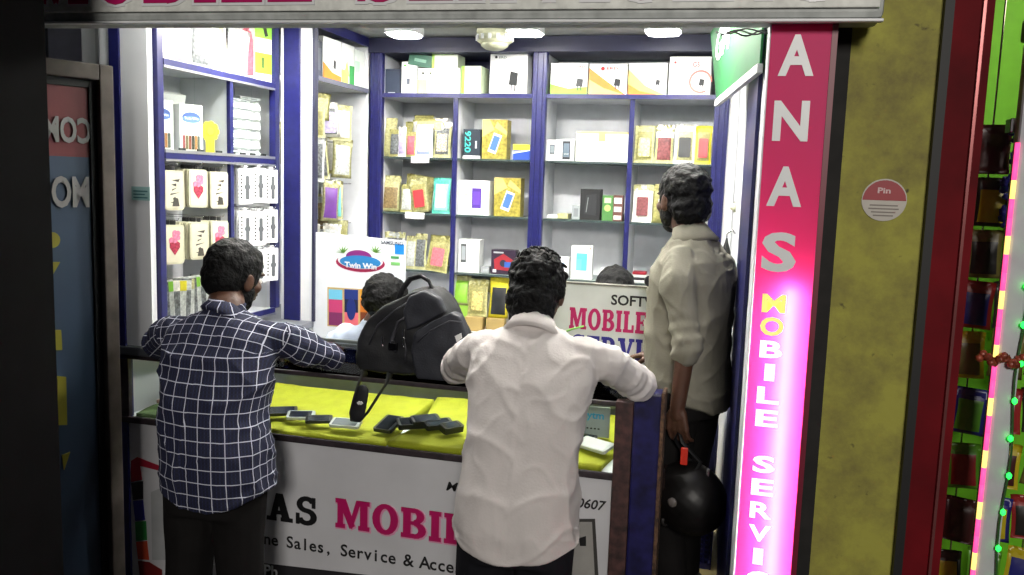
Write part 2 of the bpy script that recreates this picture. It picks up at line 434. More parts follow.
# ------------------------------------------------------------------ pink lightbox
root = empty('lightbox_sign', (.13, 2.38, 0), label='tall narrow pink lit sign with white stacked letters at the right of the entrance', cat='sign')
pinka = acrylic('pink acrylic', (255, 62, 138)); whitea = acrylic('white acrylic', (245, 240, 240)); yela = acrylic('yellow acrylic', (240, 225, 60))
xa, xb, ya = .056, .203, 2.33
inner = M('white box lining', (225, 225, 225), .6, vary=0)
darkred = M('dark red sheet metal', (112, 14, 42), .45)
put('sign_back', MB().box((xa, 2.432, .35), (xb+.012, 2.438, 2.24), inner), root)
put('sign_side', MB().box((xa-.004, ya, .35), (xa-.001, 2.432, 2.24), M('white tape edge', (225, 225, 230), .4, vary=.1, scale=50)), root)
put('sign_side', MB().box((xb, ya-.004, .35), (xb+.014, 2.432, 2.24), darkred), root)
put('sign_cap', MB().box((xa, ya+.003, 2.235), (xb, 2.43, 2.24), darkred).box((xa, ya+.003, .35), (xb, 2.43, .355), darkred), root)
put('sign_face', MB().add([(xa, ya, .35), (xb, ya, .35), (xb, ya, 2.24), (xa, ya, 2.24)], [(0, 1, 2, 3)], pinka), root)
root_tube = 0; tube_e = mat('lit fluorescent tube', (255, 255, 255), emit=(255, 225, 235), es=115, vary=0)
put('fluorescent_tube', MB().tube([(.150, ya+.024, .45), (.150, ya+.024, 1.565)], .010, tube_e, 10), root)
def stack_text(nm, txt, p0, p1, hpx, wpx, m, bold=0.02, y=ya-.0035):
    n = len(txt)
    for i, c in enumerate(txt):
        if c == ' ': continue
        t = i/(n-1); q = at(p0[0]+(p1[0]-p0[0])*t, p0[1]+(p1[1]-p0[1])*t, Y=y)
        hh = hpx/332; w_ = wpx*(.45 if c == 'I' else 1)
        put(nm, MB().text(c, q.x-w_/332/2, q.z-hh/2, hh, y, m, bold=bold, width=w_/332), root)
stack_text('letter', 'ANAS', (797, 54), (779, 251), 33, 29, white, .035)
stack_text('small_letter', 'MO', (774, 303), (772, 326), 16, 20, M('lit yellow lettering', (240, 235, 120), .4, emit=(240, 230, 120), es=.7, vary=0), .03)
stack_text('small_letter', 'BILE SERVICE', (771, 349), (755, 602), 15, 19, M('lit white lettering', (255, 250, 240), .4, emit=(255, 240, 240), es=1.0, vary=0), .03)
# ------------------------------------------------------------------ green sign panel
gs = empty('green_sign', (0, 3.0, 2.2), label='green sign panel with white letters hanging inside right of the lamps', cat='sign')
greena = acrylic('green acrylic', (40, 170, 80))
a, b = V((.035, 2.53, 0)), V((-.108, 3.56, 0))
dx = (b-a); Ln = dx.length; dx.normalize(); nr = V((dx.y, -dx.x, 0)); 
if nr.dot(-a) < 0: nr = -nr
Tm = Matrix(((-dx.x, -nr.x, 0, b.x), (-dx.y, -nr.y, 0, b.y), (0, 0, 1, 0), (0, 0, 0, 1)))   # local x from far to near, -y towards the camera
mb = MB(); mb.T = Tm
mb.prism([(0, 2.17), (Ln, 2.17), (Ln, 2.50), (-.40, 2.50)], 0, .006, M('green backlit film', (18, 84, 42), .7, emit=(40, 180, 85), es=.07, vary=.1, scale=6, spec=.2))
put('panel', mb, gs)
mb = MB(); mb.T = Tm; mb.text('GM', -.10, 2.33, .12, -.003, M('white backlit film', (240, 250, 245), .3, emit=(235, 255, 245), es=1.6, vary=0), bold=.02, width=.42)
put('lettering', mb, gs)
mb = MB(); mb.T = Tm; mb.prism([(0, 2.145), (Ln, 2.145), (Ln, 2.17), (0, 2.17)], -.006, .010, white); put('lower_rail', mb, gs)
mb = MB()
for k in range(3):
    pth = [at(716+i*(5.2-.6*k)+k*5, 32+2.6*sin(i*.8+k*1.9)+k*1.1-i*.15, Y=2.46+.006*k) for i in range(11)]
    mb.tube(pth, .0022, black, 6)
put('cable_bundle', mb, label='tangled black cables hanging under the signboard in front of the green sign', cat='cable')

# ------------------------------------------------------------------ counter
board = mat('printed white board', (200, 200, 204), .45, vary=.04, scale=5)
cr = empty('shop_counter', (-1.2, 3.0, 0), label='long glass topped shop counter with printed white front board', cat='counter')
CX0, CX1, CYB = -2.28, -.2, 3.32
put('base_cabinet', MB().box((CX0, YC+.014, 0), (CX1-.004, CYB, .842), M('grey green laminate', (168, 178, 174), .5)), cr)
put('front_board', MB().box((CX0+.0, YC, 0), (-.348, YC+.012, .842), board), cr)
put('display_floor', MB().box((CX0, YC, .842), (-.30, CYB, .856), white), cr)
fr = M('scuffed dark frame', (44, 34, 40), .6, vary=.3, scale=40)
put('lower_rail', MB().box((CX0, YC-.012, .838), (-.345, YC+.002, .862), fr, .003), cr)
put('top_rail', MB().box((CX0, YC-.010, 1.092), (-.345, YC+.012, 1.108), fr, .003), cr)
put('left_top_rail', MB().box((CX0, YC-.02, 1.109), (-1.95, YC+.02, 1.142), M('grey metal strip', (92, 96, 104), .4, .5), .004), cr)
for x in (CX0, -1.99): put('mullion', MB().box((x, YC-.011, .862), (x+.04, YC+.012, 1.092), fr, .003), cr)
put('right_stile', MB().box((-.347, YC-.02, 0), (-.288, YC+.03, 1.112), M('brown scraped laminate', (70, 44, 42), .7, vary=.4, scale=30), .004), cr)
put('corner_post', MB().box((-.287, YC-.02, 0), (-.196, YC+.06, 1.15), oldblue, .008), cr)
put('post_edge', MB().box((-.1985, YC-.028, 0), (-.186, YC+.065, 1.155), rust, .003), cr)
put('front_glass', MB().box((CX0+.03, YC-.002, .862), (-.347, YC+.002, 1.092), glass), cr)
put('glass_top', MB().box((CX0, YC-.004, 1.109), (-.289, CYB, 1.117), glass), cr)
put('side_glass', MB().box((-.206, YC+.07, .856), (-.20, CYB, 1.108), M('milky side panel', (170, 182, 178), .3)), cr)
put('rear_rail', MB().box((CX0, CYB, .842), (-.2, CYB+.018, 1.117), M('grey aluminium rail', (110, 114, 118), .4, .4), .003), cr)
pr = MB(); yb = YC-.0022
def bp(x, y): q = at(x, y, Y=yb); return (q.x, q.z)
def flat(mb, pts, m, y=None, th=.0015):
    mb.prism([bp(*p) for p in pts], (y or yb), (y or yb)+th, m)
slab(pr, 'ANAS', -1.885, .523, .108, yb, inkblack, width=.45, gap=.12)
slab(pr, 'MOBILE', -1.362, .532, .112, yb-.0006, magenta, width=.605, gap=.09)
og = MB(); slab(og, 'MOBILE', -1.359, .529, .112, yb+.0005, M('pale pink outline', (216, 150, 180), .5, vary=0), width=.605, gap=.09, grow=.003)
line = 'Phone Sales, Service & Accessories'
for i, c in enumerate(line):
    if c != ' ': pr.text(c, -1.752+i*.0318+.012, .424, .047, yb, inkblack, align='CENTER', bold=.015)
pr.text('Mob', -.937, .728, .033, yb, inkblack, bold=.02, shear=.25, w=1.15)
pr.text('0607', -.463, .728, .034, yb, inkblack, bold=.02, shear=.25, width=.10)
flat(pr, [(262, 563), (470, 587), (470, 640), (262, 612)], M('dark footer print', (38, 36, 40), .5))
pr.text('Ph', -1.66, .30, .045, yb-.002, white, bold=.015)
for col, pts in (((150, 20, 46), [(131, 461), (137, 457), (160, 466), (160, 471), (140, 466), (142, 480), (131, 482)]),
                 ((20, 20, 24), [(131, 483), (143, 481), (143, 499), (133, 500)]), ((32, 32, 120), [(133, 501), (143, 500), (145, 520), (135, 521)]),
                 ((40, 120, 56), [(135, 522), (146, 521), (147, 540), (136, 541)]), ((190, 70, 40), [(136, 542), (147, 541), (149, 560), (138, 559)]),
                 ((110, 24, 24), [(138, 561), (149, 562), (162, 570), (162, 582), (140, 578)])):
    flat(pr, pts, M('print %d %d %d' % col, col, .5, vary=0))
flat(pr, [(151, 492), (166, 486), (168, 560), (152, 560)], M('grey print', (170, 172, 174), .5))
flat(pr, [(560, 519), (595, 519), (601, 620), (560, 620)], M('dark outline print', (58, 56, 54), .5), yb+.0006)
flat(pr, [(560, 522), (592, 522), (597, 620), (560, 620)], M('grey screen print', (150, 148, 144), .5))
flat(pr, [(579, 538), (586, 536), (586, 546), (580, 546)], inkblack, yb-.0004)
put('letter_outline', og, cr); put('printed_lettering', pr, cr)

# side counter and rear cabinet
put('side_counter', MB().box((-2.37, 3.35, FL), (-1.95, 4.24, 1.09), white).box((-2.37, 3.345, 1.09), (-1.94, 4.24, 1.12), M('grey worktop', (120, 124, 132), .35), .006),
    label='low side counter with grey top under the left wall cabinets', cat='counter')
put('storage_cabinet', MB().box((-1.88, 3.585, FL), (-1.40, 4.22, 1.02), white, .006), label='low white cabinet behind the staff carrying the printed board', cat='cabinet')

# ------------------------------------------------------------------ boards on the counters
class Plane:
    def __init__(s, p, q):
        s.o = V((p[0], p[1], 0)); s.x = (V((q[0], q[1], 0))-s.o).normalized(); s.n = V((-s.x.y, s.x.x, 0))
        s.T = Matrix(((s.x.x, s.n.x, 0, s.o.x), (s.x.y, s.n.y, 0, s.o.y), (0, 0, 1, 0), (0, 0, 0, 1)))
    def __call__(s, x, y):
        d = _f + _r*((x-512)/F_PX) - _u*((y-287.5)/F_PX)
        c = V((0, 0, HC)); t = (s.o-c).dot(s.n)/d.dot(s.n); p = c+d*t
        return ((p-s.o).dot(s.x), p.z)
E1 = Plane((-2, 3.28), (0, 3.28)); 
a = E1(540, 282); b = E1(690, 288)
root = empty('service_board', (-.42, 3.28, ZT), label='white board with magenta and blue repair lettering standing on the counter back edge', cat='board')
mb = MB(); mb.T = E1.T
mb.box((a[0], 0, ZT+.003), (b[0], .018, 1.43), M('chipped white board', (214, 218, 214), .5, vary=.06, scale=8), .002)
put('board_panel', mb, root)
mb = MB(); mb.T = E1.T
mb.text('SOFTWARE', E1(611, 304)[0], 1.357, .040, -.0015, inkblack, bold=.025, width=.285)
slab(mb, 'MOBILE', E1(569, 329)[0], 1.25, .085, -.0015, magenta, width=.305, gap=.09)
slab(mb, 'SERVICE', E1(571, 355)[0], 1.142, .085, -.0015, inkblue, width=.40, gap=.09)
mb.tube([V((E1(x, y)[0], -.002, E1(x, y)[1])) for x, y in ((548, 338), (560, 334), (572, 329), (584, 326))], .004, M('green ink', (120, 180, 80), .5), 6)
put('printed_lettering', mb, root)
mb = MB(); mb.T = E1.T
mb.box((a[0]-.004, -.004, 1.428), (b[0], .02, 1.436), M('grey chipped edge', (120, 118, 110), .7, vary=.3), .002); put('edge_strip', mb, root)

P2 = Plane((-1.93, 3.672), (-1.43, 3.598))
root = empty('brand_board', (-1.66, 3.6, 1.02), label='white poster board with an oval logo and phone pictures standing behind the staff', cat='board')
a = P2(313.5, 232); b = P2(405, 241)
mb = MB(); mb.T = P2.T
mb.prism([(a[0], 1.022), (b[0], 1.022), (b[0], b[1]), (a[0], a[1])], 0, .012, M('glossy white poster', (226, 230, 236), .3, vary=.03))
put('board_panel', mb, root)
mb = MB(); mb.T = P2.T
def pp(x, y): return P2(x, y)
def on(cx, cy, rx, ry, m, y, n=28, a0=0, a1=360, tilt=.06):
    mb.prism([pp(cx+rx*cos(radians(a0+(a1-a0)*i/n)), cy+ry*sin(radians(a0+(a1-a0)*i/n))+tilt*rx*cos(radians(a0+(a1-a0)*i/n))) for i in range(n)], y, y+.0008, m)
K = lambda *c: M('print %d %d %d' % c, c, .45, vary=0)
on(360.5, 263, 24.5, 9, K(150, 30, 70), -.001); on(360.5, 261, 22.5, 8, K(226, 228, 234), -.0014)
on(359, 257, 13, 7, K(120, 30, 110), -.0018); on(360.5, 262, 20.5, 6.5, K(40, 120, 180), -.0022)
q = pp(345, 266); q2 = pp(377, 266); mb.text('Twin Win', q[0], q[1]-.004, .026, -.0035, white, bold=.03, width=q2[0]-q[0])
for lx, sg in ((343, -1), (375, 1)):
    for k in range(6):
        an = radians(-90+sg*(-50+k*28)); x0, y0 = lx, 252
        mb.prism([pp(x0-1.2, y0), pp(x0+cos(an)*8, y0+sin(an)*7), pp(x0+1.2, y0+1)], -.0018, -.001, K(96, 150, 60))
q = pp(381, 241.5); q2 = pp(403, 243); mb.text('SAMSUNG', q[0], q[1]-.011, .017, -.0015, K(60, 66, 84), bold=.01, width=q2[0]-q[0])
def quad(x0, y0, x1, y1, m, y=-.0014): mb.prism([pp(x0, y1), pp(x1, y1+.06*(x1-x0)), pp(x1, y0+.06*(x1-x0)), pp(x0, y0)], y, y+.0008, m)
quad(395, 244, 404, 254, K(30, 130, 210)); quad(391, 256, 399, 258.5, K(60, 140, 80)); quad(391, 262, 400, 265, K(120, 190, 110))
quad(327.5, 287, 374.5, 326, K(196, 168, 110), -.0010)
for i, (c1, c2, c3) in enumerate((((110, 190, 220), (190, 60, 110), (120, 40, 90)), ((30, 50, 120), (18, 24, 60), (230, 110, 120)), ((226, 160, 40), (200, 110, 30), (110, 50, 20)))):
    x0 = 329+i*15.7
    quad(x0, 289, x0+13.6, 325, K(*c3)); quad(x0, 289, x0+13.6, 312, K(*c2), -.002); quad(x0, 289, x0+13.6, 299, K(*c1), -.0026)
on(351.5, 309, 4.5, 11, K(24, 40, 110), -.0034)
put('printed_pictures', mb, root)

for i, (x0, y0, x1, y1) in enumerate(((132, 187, 150, 200),)):
    a = at(x0, y1, Y=YC-.001); b = at(x1, y0, Y=YC-.001)
    mb = MB().box((a.x, YC-.0025, a.z), (b.x, YC-.0005, b.z), M('pale teal sticker', (150, 186, 186), .5))
    for k in range(3): mb.box((a.x+.008, YC-.0032, a.z+.008+k*.012), (b.x-.01-.012*(k % 2), YC-.0024, a.z+.013+k*.012), M('teal print', (60, 110, 116), .5))
    put('wall_sticker', mb, label='small pale teal printed sticker on the white panel left of the wall cabinet', cat='sticker')
# ------------------------------------------------------------------ goods on the back shelves
def colm(c, rough=.45, **k):
    return c if isinstance(c, bpy.types.Material) else M('tone %d %d %d' % tuple(c), c, rough, **k)
def decals(mb, x0, z0, w, h, y, ds):
    for i, d in enumerate(ds):
        yy = y-.0006-.0003*i; k = d[0]
        if k == 'r': _, a, b, c, e, m = d; mb.prism([(x0+a*w, z0+b*h), (x0+c*w, z0+b*h), (x0+c*w, z0+e*h), (x0+a*w, z0+e*h)], yy, y+.001, colm(m))
        elif k == 'p': _, pts, m = d; mb.prism([(x0+a*w, z0+b*h) for a, b in pts], yy, y+.001, colm(m))
        elif k == 'd': _, a, b, r, m = d; mb.prism(disc(x0+a*w, z0+b*h, r*w), yy, y+.001, colm(m))
        elif k == 'ring':
            _, a, b, r, t, m = d
            for ps in arc(x0+a*w, z0+b*h, r*w, r*w, 0, 300, t*w, 18, t*w): mb.prism(ps, yy, y+.001, colm(m))
        elif k == 't': _, s_, a, b, hh, ww, m = d; mb.text(s_, x0+a*w, z0+b*h, hh*h, yy, colm(m), bold=.015, width=ww*w)
        elif k == 'tv':     # writing turned a quarter
            _, s_, a, b, hh, ww, m = d; tb = MB().text(s_, 0, 0, hh*w, yy, colm(m), bold=.02, width=ww*h)
            mb.add([(x0+a*w+z, y_, z0+b*h-x) for x, y_, z in tb.v], tb.f, colm(m))
        elif k == 'phone':      # tilted or upright handset picture
            _, a, b, ww, hh, tl, m1, m2 = d
            R = lambda px, pz: (x0+a*w+px*cos(tl)*w-pz*sin(tl)*h, z0+b*h+px*sin(tl)*w+pz*cos(tl)*h)
            mb.prism([R(-ww/2, -hh/2), R(ww/2, -hh/2), R(ww/2, hh/2), R(-ww/2, hh/2)], yy, y+.001, colm(m1))
            mb.prism([R(-ww*.38, -hh*.36), R(ww*.38, -hh*.36), R(ww*.38, hh*.38), R(-ww*.38, hh*.38)], yy-.0003, y+.001, colm(m2))
YF = YB+.045
def carton(name, x0, x1, y0, y1, Z, col, ds, label, depth=.06, Y=YF, cat='box', group=None, yaw=0, side=None, h=None, zoff=.001):
    ym = (y0+y1)/2
    X0, X1 = at(x0, ym, Y=Y).x, at(x1, ym, Y=Y).x
    h = h or (at(x0, y0, Y=Y).z-at(x0, y1, Y=Y).z); w = X1-X0
    mb = MB().box((-w/2, 0, 0), (w/2, depth, h), colm(side or col), .002)
    mb.box((-w/2+.0015, -.0006, .0015), (w/2-.0015, .002, h-.0015), colm(col))
    decals(mb, -w/2, 0, w, h, -.0006, ds)
    return put(name, mb, loc=((X0+X1)/2, Y, Z+zoff), rot=(0, 0, yaw), world=False, label=label, cat=cat, group=group)

W = (236, 238, 238); SIL = (178, 182, 186)
# top shelf, left bay
carton('speaker_box', 383, 400.5, 66, 91, ZS[0], (30, 42, 62), [('r', .1, .08, .9, .92, (40, 52, 74)), ('r', .3, .03, .7, .07, SIL)], 'dark blue grey box at the far left of the top shelf', .12)
carton('phone_accessory_box', 401.5, 417, 59, 91.5, ZS[0], W, [('r', .35, .3, .55, .48, (90, 96, 110)), ('r', .15, .85, .3, .9, (90, 200, 60))], 'narrow white box beside the dark one on the top shelf', .14)
carton('phone_accessory_box', 418, 460, 66, 92, ZS[0], W, [('r', .0, 0, .22, .55, (226, 236, 150)), ('r', .4, .3, 1, .45, (224, 240, 160)), ('d', .12, .8, .03, (60, 70, 60)), ('d', .3, .8, .025, (80, 90, 60))], 'wide white box with pale lime print under the lime topped box', .16)
carton('phone_accessory_box', 461.5, 481, 64, 92.5, ZS[0], (226, 240, 206), [('r', .0, 0, .16, 1, (150, 214, 50)), ('r', .5, .7, .9, .73, (100, 110, 100))], 'pale green edged box left of the charger box on the top shelf', .14)
zt = ZS[0]+.133
carton('phone_accessory_box', 432, 458, 50, 67.5, zt, (232, 240, 220), [('r', 0, .78, .85, 1, (150, 214, 50)), ('r', 0, .0, .1, 1, (170, 220, 90))], 'lime and white box lying on top of the wide white box', .12)
c = carton('accessory_carton', 408, 431, 51.5, 64, zt, (26, 96, 74), [('r', .25, .35, .75, .6, (120, 170, 150))], 'dark green carton tilted on top of the white boxes', .08, zoff=.012); c.rotation_euler = (0, radians(10), .1)
def charger(a, b, s, col=(22, 24, 28)):
    return [('p', [(a-.1*s, b-.12*s), (a+.1*s, b-.14*s), (a+.12*s, b+.12*s), (a-.06*s, b+.16*s)], col), ('r', a-.05*s, b-.26*s, a-.02*s, b-.12*s, col), ('r', a+.04*s, b-.26*s, a+.07*s, b-.12*s, col)]
carton('charger_box', 490, 527.5, 50, 93.5, ZS[0], W, charger(.62, .36, 1.1)+[('d', .16, .86, .035, (30, 32, 36)), ('t', 'ERD', .24, .83, .05, .2, (110, 116, 124)), ('p', [(0, 0), (.5, 0), (.2, .35), (0, .5)], (216, 228, 226))], 'tall white charger box with a black charger picture on the top shelf', .1)
# top shelf, right bay
red, orange, lime = (206, 44, 48), (236, 130, 50), (136, 200, 60)
carton('charger_box', 550.5, 587.5, 62, 94, ZS[0], W, [('p', [(0, 0), (1, 0), (1, .26), (.5, .2), (0, .34)], lime)]+charger(.78, .38, .9)+[('t', 'ERD', .72, .84, .07, .2, red)], 'white charger box with green swoosh, leftmost in the right bay', .09)
carton('charger_box', 589, 627, 62.5, 94, ZS[0], W, [('p', [(0, 0), (1, 0), (.5, .42), (0, .86)], orange), ('p', [(0, 0), (1, 0), (.4, .22), (0, .5)], (244, 196, 120))]+charger(.74, .4, .8)+[('d', .36, .84, .05, red), ('t', 'ERD', .46, .81, .08, .3, red)], 'white and orange charger box, second in the right bay', .09)
carton('charger_box', 628.5, 667, 62, 94.5, ZS[0], W, [('p', [(0, 0), (1, 0), (.45, .3), (0, .8)], (244, 204, 110)), ('p', [(0, 0), (.9, 0), (.3, .14), (0, .35)], orange)]+charger(.76, .4, .55), 'white and yellow orange box with a small plug picture in the right bay', .09)
carton('charger_box', 669, 711, 56, 95, ZS[0], W, [('ring', .76, .36, .28, .05, (226, 120, 110))]+charger(.78, .34, .6)+[('t', 'G5', .56, .74, .12, .16, red), ('d', .14, .85, .03, red)], 'larger white charger box with a red ring beside the green sign', .1)
# pouches
def pouch_mesh(name, w, h, d, edge, inner, head, seed, hf=.2, art=None):
    rnd = random.Random(seed); nx, nz = 8, 12; mb = MB(); vs = []; 
    for s_ in (0, 1):
        for j in range(nz+1):
            for i in range(nx+1):
                u = i/nx*2-1; v = j/nz; b = (1-u*u)**.5*(sin(pi*min(1, v*1.15+.08))**.5 if 0 < v < 1 else 0)
                wob = (rnd.random()-.5)*.004
                xx = u*w/2*(1-.08*sin(pi*v)) ; zz = v*h*(1 if abs(u) < .9 else .985)
                vs.append((xx, (-1 if s_ == 0 else 1)*b*d/2+wob*(0 < v < 1 and abs(u) < 1), zz))
    n1 = (nx+1)*(nz+1)
    groups = {}
    for j in range(nz):
        for i in range(nx):
            a = j*(nx+1)+i
            v = (j+.5)/nz
            m = head if v > 1-hf else (edge if i in (0, nx-1) or j == 0 else inner)
            groups.setdefault(m, []).append((a, a+1, a+nx+2, a+nx+1))
            groups.setdefault(edge, []).append((n1+a+nx+1, n1+a+nx+2, n1+a+1, n1+a))
    o = 0
    first = True
    for m, fs in groups.items():
        if first: mb.add(vs, fs, m, True); first = False
        else:
            i_ = mb.m_(m)
            for f in fs: mb.f.append(list(f)); mb.mi.append(i_); mb.sm.append(True)
    i_ = mb.m_(edge)
    rim_ = [i for i in range(nx+1)]+[(j*(nx+1)+nx) for j in range(1, nz+1)]+[(nz*(nx+1)+i) for i in range(nx-1, -1, -1)]+[j*(nx+1) for j in range(nz-1, 0, -1)]
    for k in range(len(rim_)):
        a, b = rim_[k], rim_[(k+1) % len(rim_)]
        mb.f.append([b, a, n1+a, n1+b]); mb.mi.append(i_); mb.sm.append(True)
    return mb.mesh(name)
gfoil = M('gold foil', (148, 144, 86), .4, .05, vary=.2, scale=80, bump=.5, bscale=60)
lgold = M('pale gold foil', (172, 170, 122), .4, .0, vary=.2, scale=80, bump=.5, bscale=60)
sfoil = M('silver foil', (186, 190, 188), .35, .15, vary=.2, scale=80, bump=.5, bscale=60)
wfoil = M('white pearl film', (228, 226, 216), .3, .1, vary=.12, scale=70, bump=.4, bscale=60)
browns = M('brown phone cover', (128, 108, 70), .5, vary=.3, scale=90)
greys = M('grey phone cover', (100, 104, 106), .5, vary=.4, scale=90)
pinks = M('pink phone cover', (176, 84, 100), .5, vary=.2, scale=60)
lilac = M('lilac phone cover', (170, 160, 196), .5, vary=.2, scale=60)
teal = M('teal wrapper', (70, 168, 152), .4, vary=.15, scale=60)
mintc = M('mint phone cover', (150, 206, 196), .5, vary=.15)
redbr = M('dark red label', (120, 56, 60), .5, vary=.3, scale=80)
yelw = M('yellow wrapper', (204, 192, 40), .35, vary=.1, scale=50, bump=.3)
blkc = M('black phone cover', (28, 30, 34), .4, vary=.3)
bluec = M('pale blue phone cover', (150, 166, 200), .5, vary=.2)
tealtxt = (56, 190, 176)
PN = [0]
def pouch(x0, x1, y0, y1, Z, edge, inner, head, label, Y=YF, d=.025, lean=.12, tilt=0, yaw=0, art=None, zoff=.002, hf=.2):
    PN[0] += 1; ym = (y0+y1)/2
    X0, X1 = at(x0, ym, Y=Y).x, at(x1, ym, Y=Y).x; h = at(x0, y0, Y=Y).z-at(x0, y1, Y=Y).z; w = X1-X0
    me = pouch_mesh('pouch', w, h, d, edge, inner, head, PN[0], hf)
    o = put('pouch', me, loc=((X0+X1)/2, Y, Z+zoff), rot=(-lean, tilt, yaw), world=False, label=label, cat='pouch')
    if art:
        mb = MB().prism(rrect(-w*.27, h*.16, w*.27, h*.66, w*.06), -d/2-.002, -d/2+.002, art)
        put('printed_card', mb, parent=o, world=False)
    return o
z1, z2, z3, z4 = ZS[1:5]
pouch(382, 396, 116, 155, z1, lgold, lgold, lgold, 'pale gold pouch at the left end of the upper left compartment')
pouch(389, 401, 128, 155, z1, gfoil, greys, gfoil, 'gold edged pouch with a dark cover in the upper left compartment', Y=YF-.03, lean=.05)
pouch(398, 406, 126, 156, z1, wfoil, lilac, wfoil, 'narrow white and lilac pouch in the upper left compartment', Y=YF-.035, lean=.05)
pouch(406, 416, 131, 156, z1, gfoil, pinks, gfoil, 'gold pouch holding a pink cover in the upper left compartment', Y=YF-.03, lean=.05)
pouch(404, 420, 119, 155, z1, gfoil, gfoil, gfoil, 'plain crumpled gold pouch behind the pink cover pouch', Y=YF+.04)
pouch(415, 433, 124, 157, z1, wfoil, bluec, wfoil, 'white pouch holding a pale blue cover, centre of the upper left compartment', Y=YF-.03, lean=.05, art=M('white cover print', (230, 232, 236), .4))
pouch(433, 451, 121, 157, z1, lgold, greys, wfoil, 'pouch with a patterned grey cover at the right end of the upper left compartment', Y=YF-.02, art=M('speckled print', (196, 186, 160), .5, vary=.6, scale=150))
o = pouch(412, 448, 107, 121, z1, wfoil, lgold, gfoil, 'cream pouch lying across the tops of the other pouches', Y=YF+.0, lean=.25, zoff=.135, d=.04); o.rotation_euler[1] = -.05
pouch(414, 434, 101, 113, z1, gfoil, gfoil, gfoil, 'crumpled gold pouch heaped at the back of the upper left compartment', Y=YF+.06, zoff=.165, d=.03)
carton('phone_box', 463, 480.5, 128, 157.5, z1, (22, 34, 48), [('p', [(.0, 0), (1, 0), (1, .1), (0, .1)], W), ('r', .1, .3, .34, .95, (22, 34, 48)), ('r', .7, .35, .8, .6, SIL)]+[('tv', '9220', .12, .93, .34, .72, tealtxt)], 'dark phone box with teal figures next to the gold box', .09)
mbx = MB()
def goldbox(x0, x1, y0, y1, Z, lab):
    return carton('phone_box', x0, x1, y0, y1, Z, gold, [('p', [(0, .55), (.5, .75), (.3, 1), (0, 1)], (206, 190, 110)), ('p', [(.5, .8), (1, .6), (1, .7), (.6, .95)], (206, 190, 110)), ('phone', .52, .40, .34, .50, -.33, (214, 220, 226), (70, 110, 170))], lab, .08)
goldbox(482, 507, 119, 158.5, z1, 'gold phone box with tilted handset picture, the upper of two')
goldbox(494, 520.5, 179, 217.5, z2, 'gold phone box with tilted handset picture, the lower of two')
carton('memory_card_pack', 513, 530, 143, 158.5, z1, (30, 70, 170), [('r', 0, .62, 1, 1, (220, 196, 50)), ('p', [(0, .4), (1, .6), (1, .66), (0, .5)], W)], 'small blue and yellow pack beside the blue post', .03)
carton('phone_box', 546, 558.5, 137, 158, z1, W, [('phone', .5, .55, .42, .46, 0, (60, 64, 70), (120, 130, 136))], 'small white box with a keypad phone picture beside the centre post', .07)
carton('phone_box', 559, 574, 137, 158.5, z1, W, [('phone', .5, .5, .52, .86, 0, (34, 36, 42), (96, 110, 124)), ('r', .34, .3, .66, .36, (200, 200, 204))], 'small white box with a black handset picture left of the big white carton', .07)
carton('carton', 576, 628.5, 129, 159, z1, (238, 238, 230), [('r', .0, .93, 1, 1, (206, 186, 120)), ('r', .43, .68, .56, 1, (200, 176, 110))], 'big white carton closed with yellow tape', .12)
pouch(634, 655, 122, 160, z1, lgold, gfoil, lgold, 'gold pouch with a round badge, leftmost of four on the upper right shelf', art=M('light gold print', (222, 214, 150), .4, vary=.3, scale=90))
pouch(655, 674, 121, 160, z1, lgold, redbr, wfoil, 'pouch with a dark red label on the upper right shelf', hf=.3)
pouch(674, 696, 121, 161, z1, wfoil, lgold, wfoil, 'cream pouch with a black handset print on the upper right shelf', Y=YF-.01, art=blkc)
pouch(695, 712, 123, 162, z1, yelw, gfoil, yelw, 'bright yellow and red pouch at the right end of the upper right shelf', Y=YF-.02, art=M('crimson print', (190, 40, 50), .4, vary=.2))
pouch(697, 712, 118, 140, z1, teal, teal, teal, 'green pouch behind the bright yellow one', Y=YF+.05, zoff=.07)
# row 2
pouch(381, 400, 177, 213, z2, lgold, browns, lgold, 'pouch of brown covers at the left end of the middle left compartment', hf=.32)
pouch(400, 413, 184, 212, z2, gfoil, sfoil, gfoil, 'small gold pouch with a silver cover in the middle left compartment', Y=YF-.02)
pouch(402, 432, 173, 205, z2, gfoil, gfoil, gfoil, 'wide crumpled gold pouch at the back of the middle left compartment', Y=YF+.05, tilt=.12, zoff=.03)
pouch(412, 431, 178, 213, z2, lgold, gfoil, lgold, 'leaning gold pouch with a red base in the middle left compartment', Y=YF-.03, tilt=-.18, art=M('red base print', (176, 40, 50), .5))
pouch(432, 450, 178, 214, z2, teal, mintc, teal, 'teal pouch with a pale cover at the right end of the middle left compartment', Y=YF-.02, art=M('pale aqua print', (196, 222, 218), .4))
carton('phone_box', 458, 489, 182, 216.5, z2, W, [('r', .45, .2, .75, .78, (74, 44, 140)), ('r', .49, .3, .71, .68, (96, 60, 170)), ('r', .08, .58, .3, .61, (170, 130, 110))], 'white phone box with a purple handset on the middle shelf', .09)
for i, (xx, l) in enumerate(((547, 'cream'), (557, 'pale gold'))):
    boxo('flat_pack', (at(xx, 215, Y=YF).x, YF, z2+.002), (at(xx+11, 215, Y=YF).x, YF+.1, z2+.02+i*.008), lgold if i else wfoil, .003, label='%s packet lying flat left of the black phone box' % l, cat='packet')
carton('screen_guard_box', 572, 579.5, 206, 220, z2, (150, 156, 158), [('r', .2, .2, .8, .8, (120, 126, 130))], 'small grey box left of the black phone box', .05)
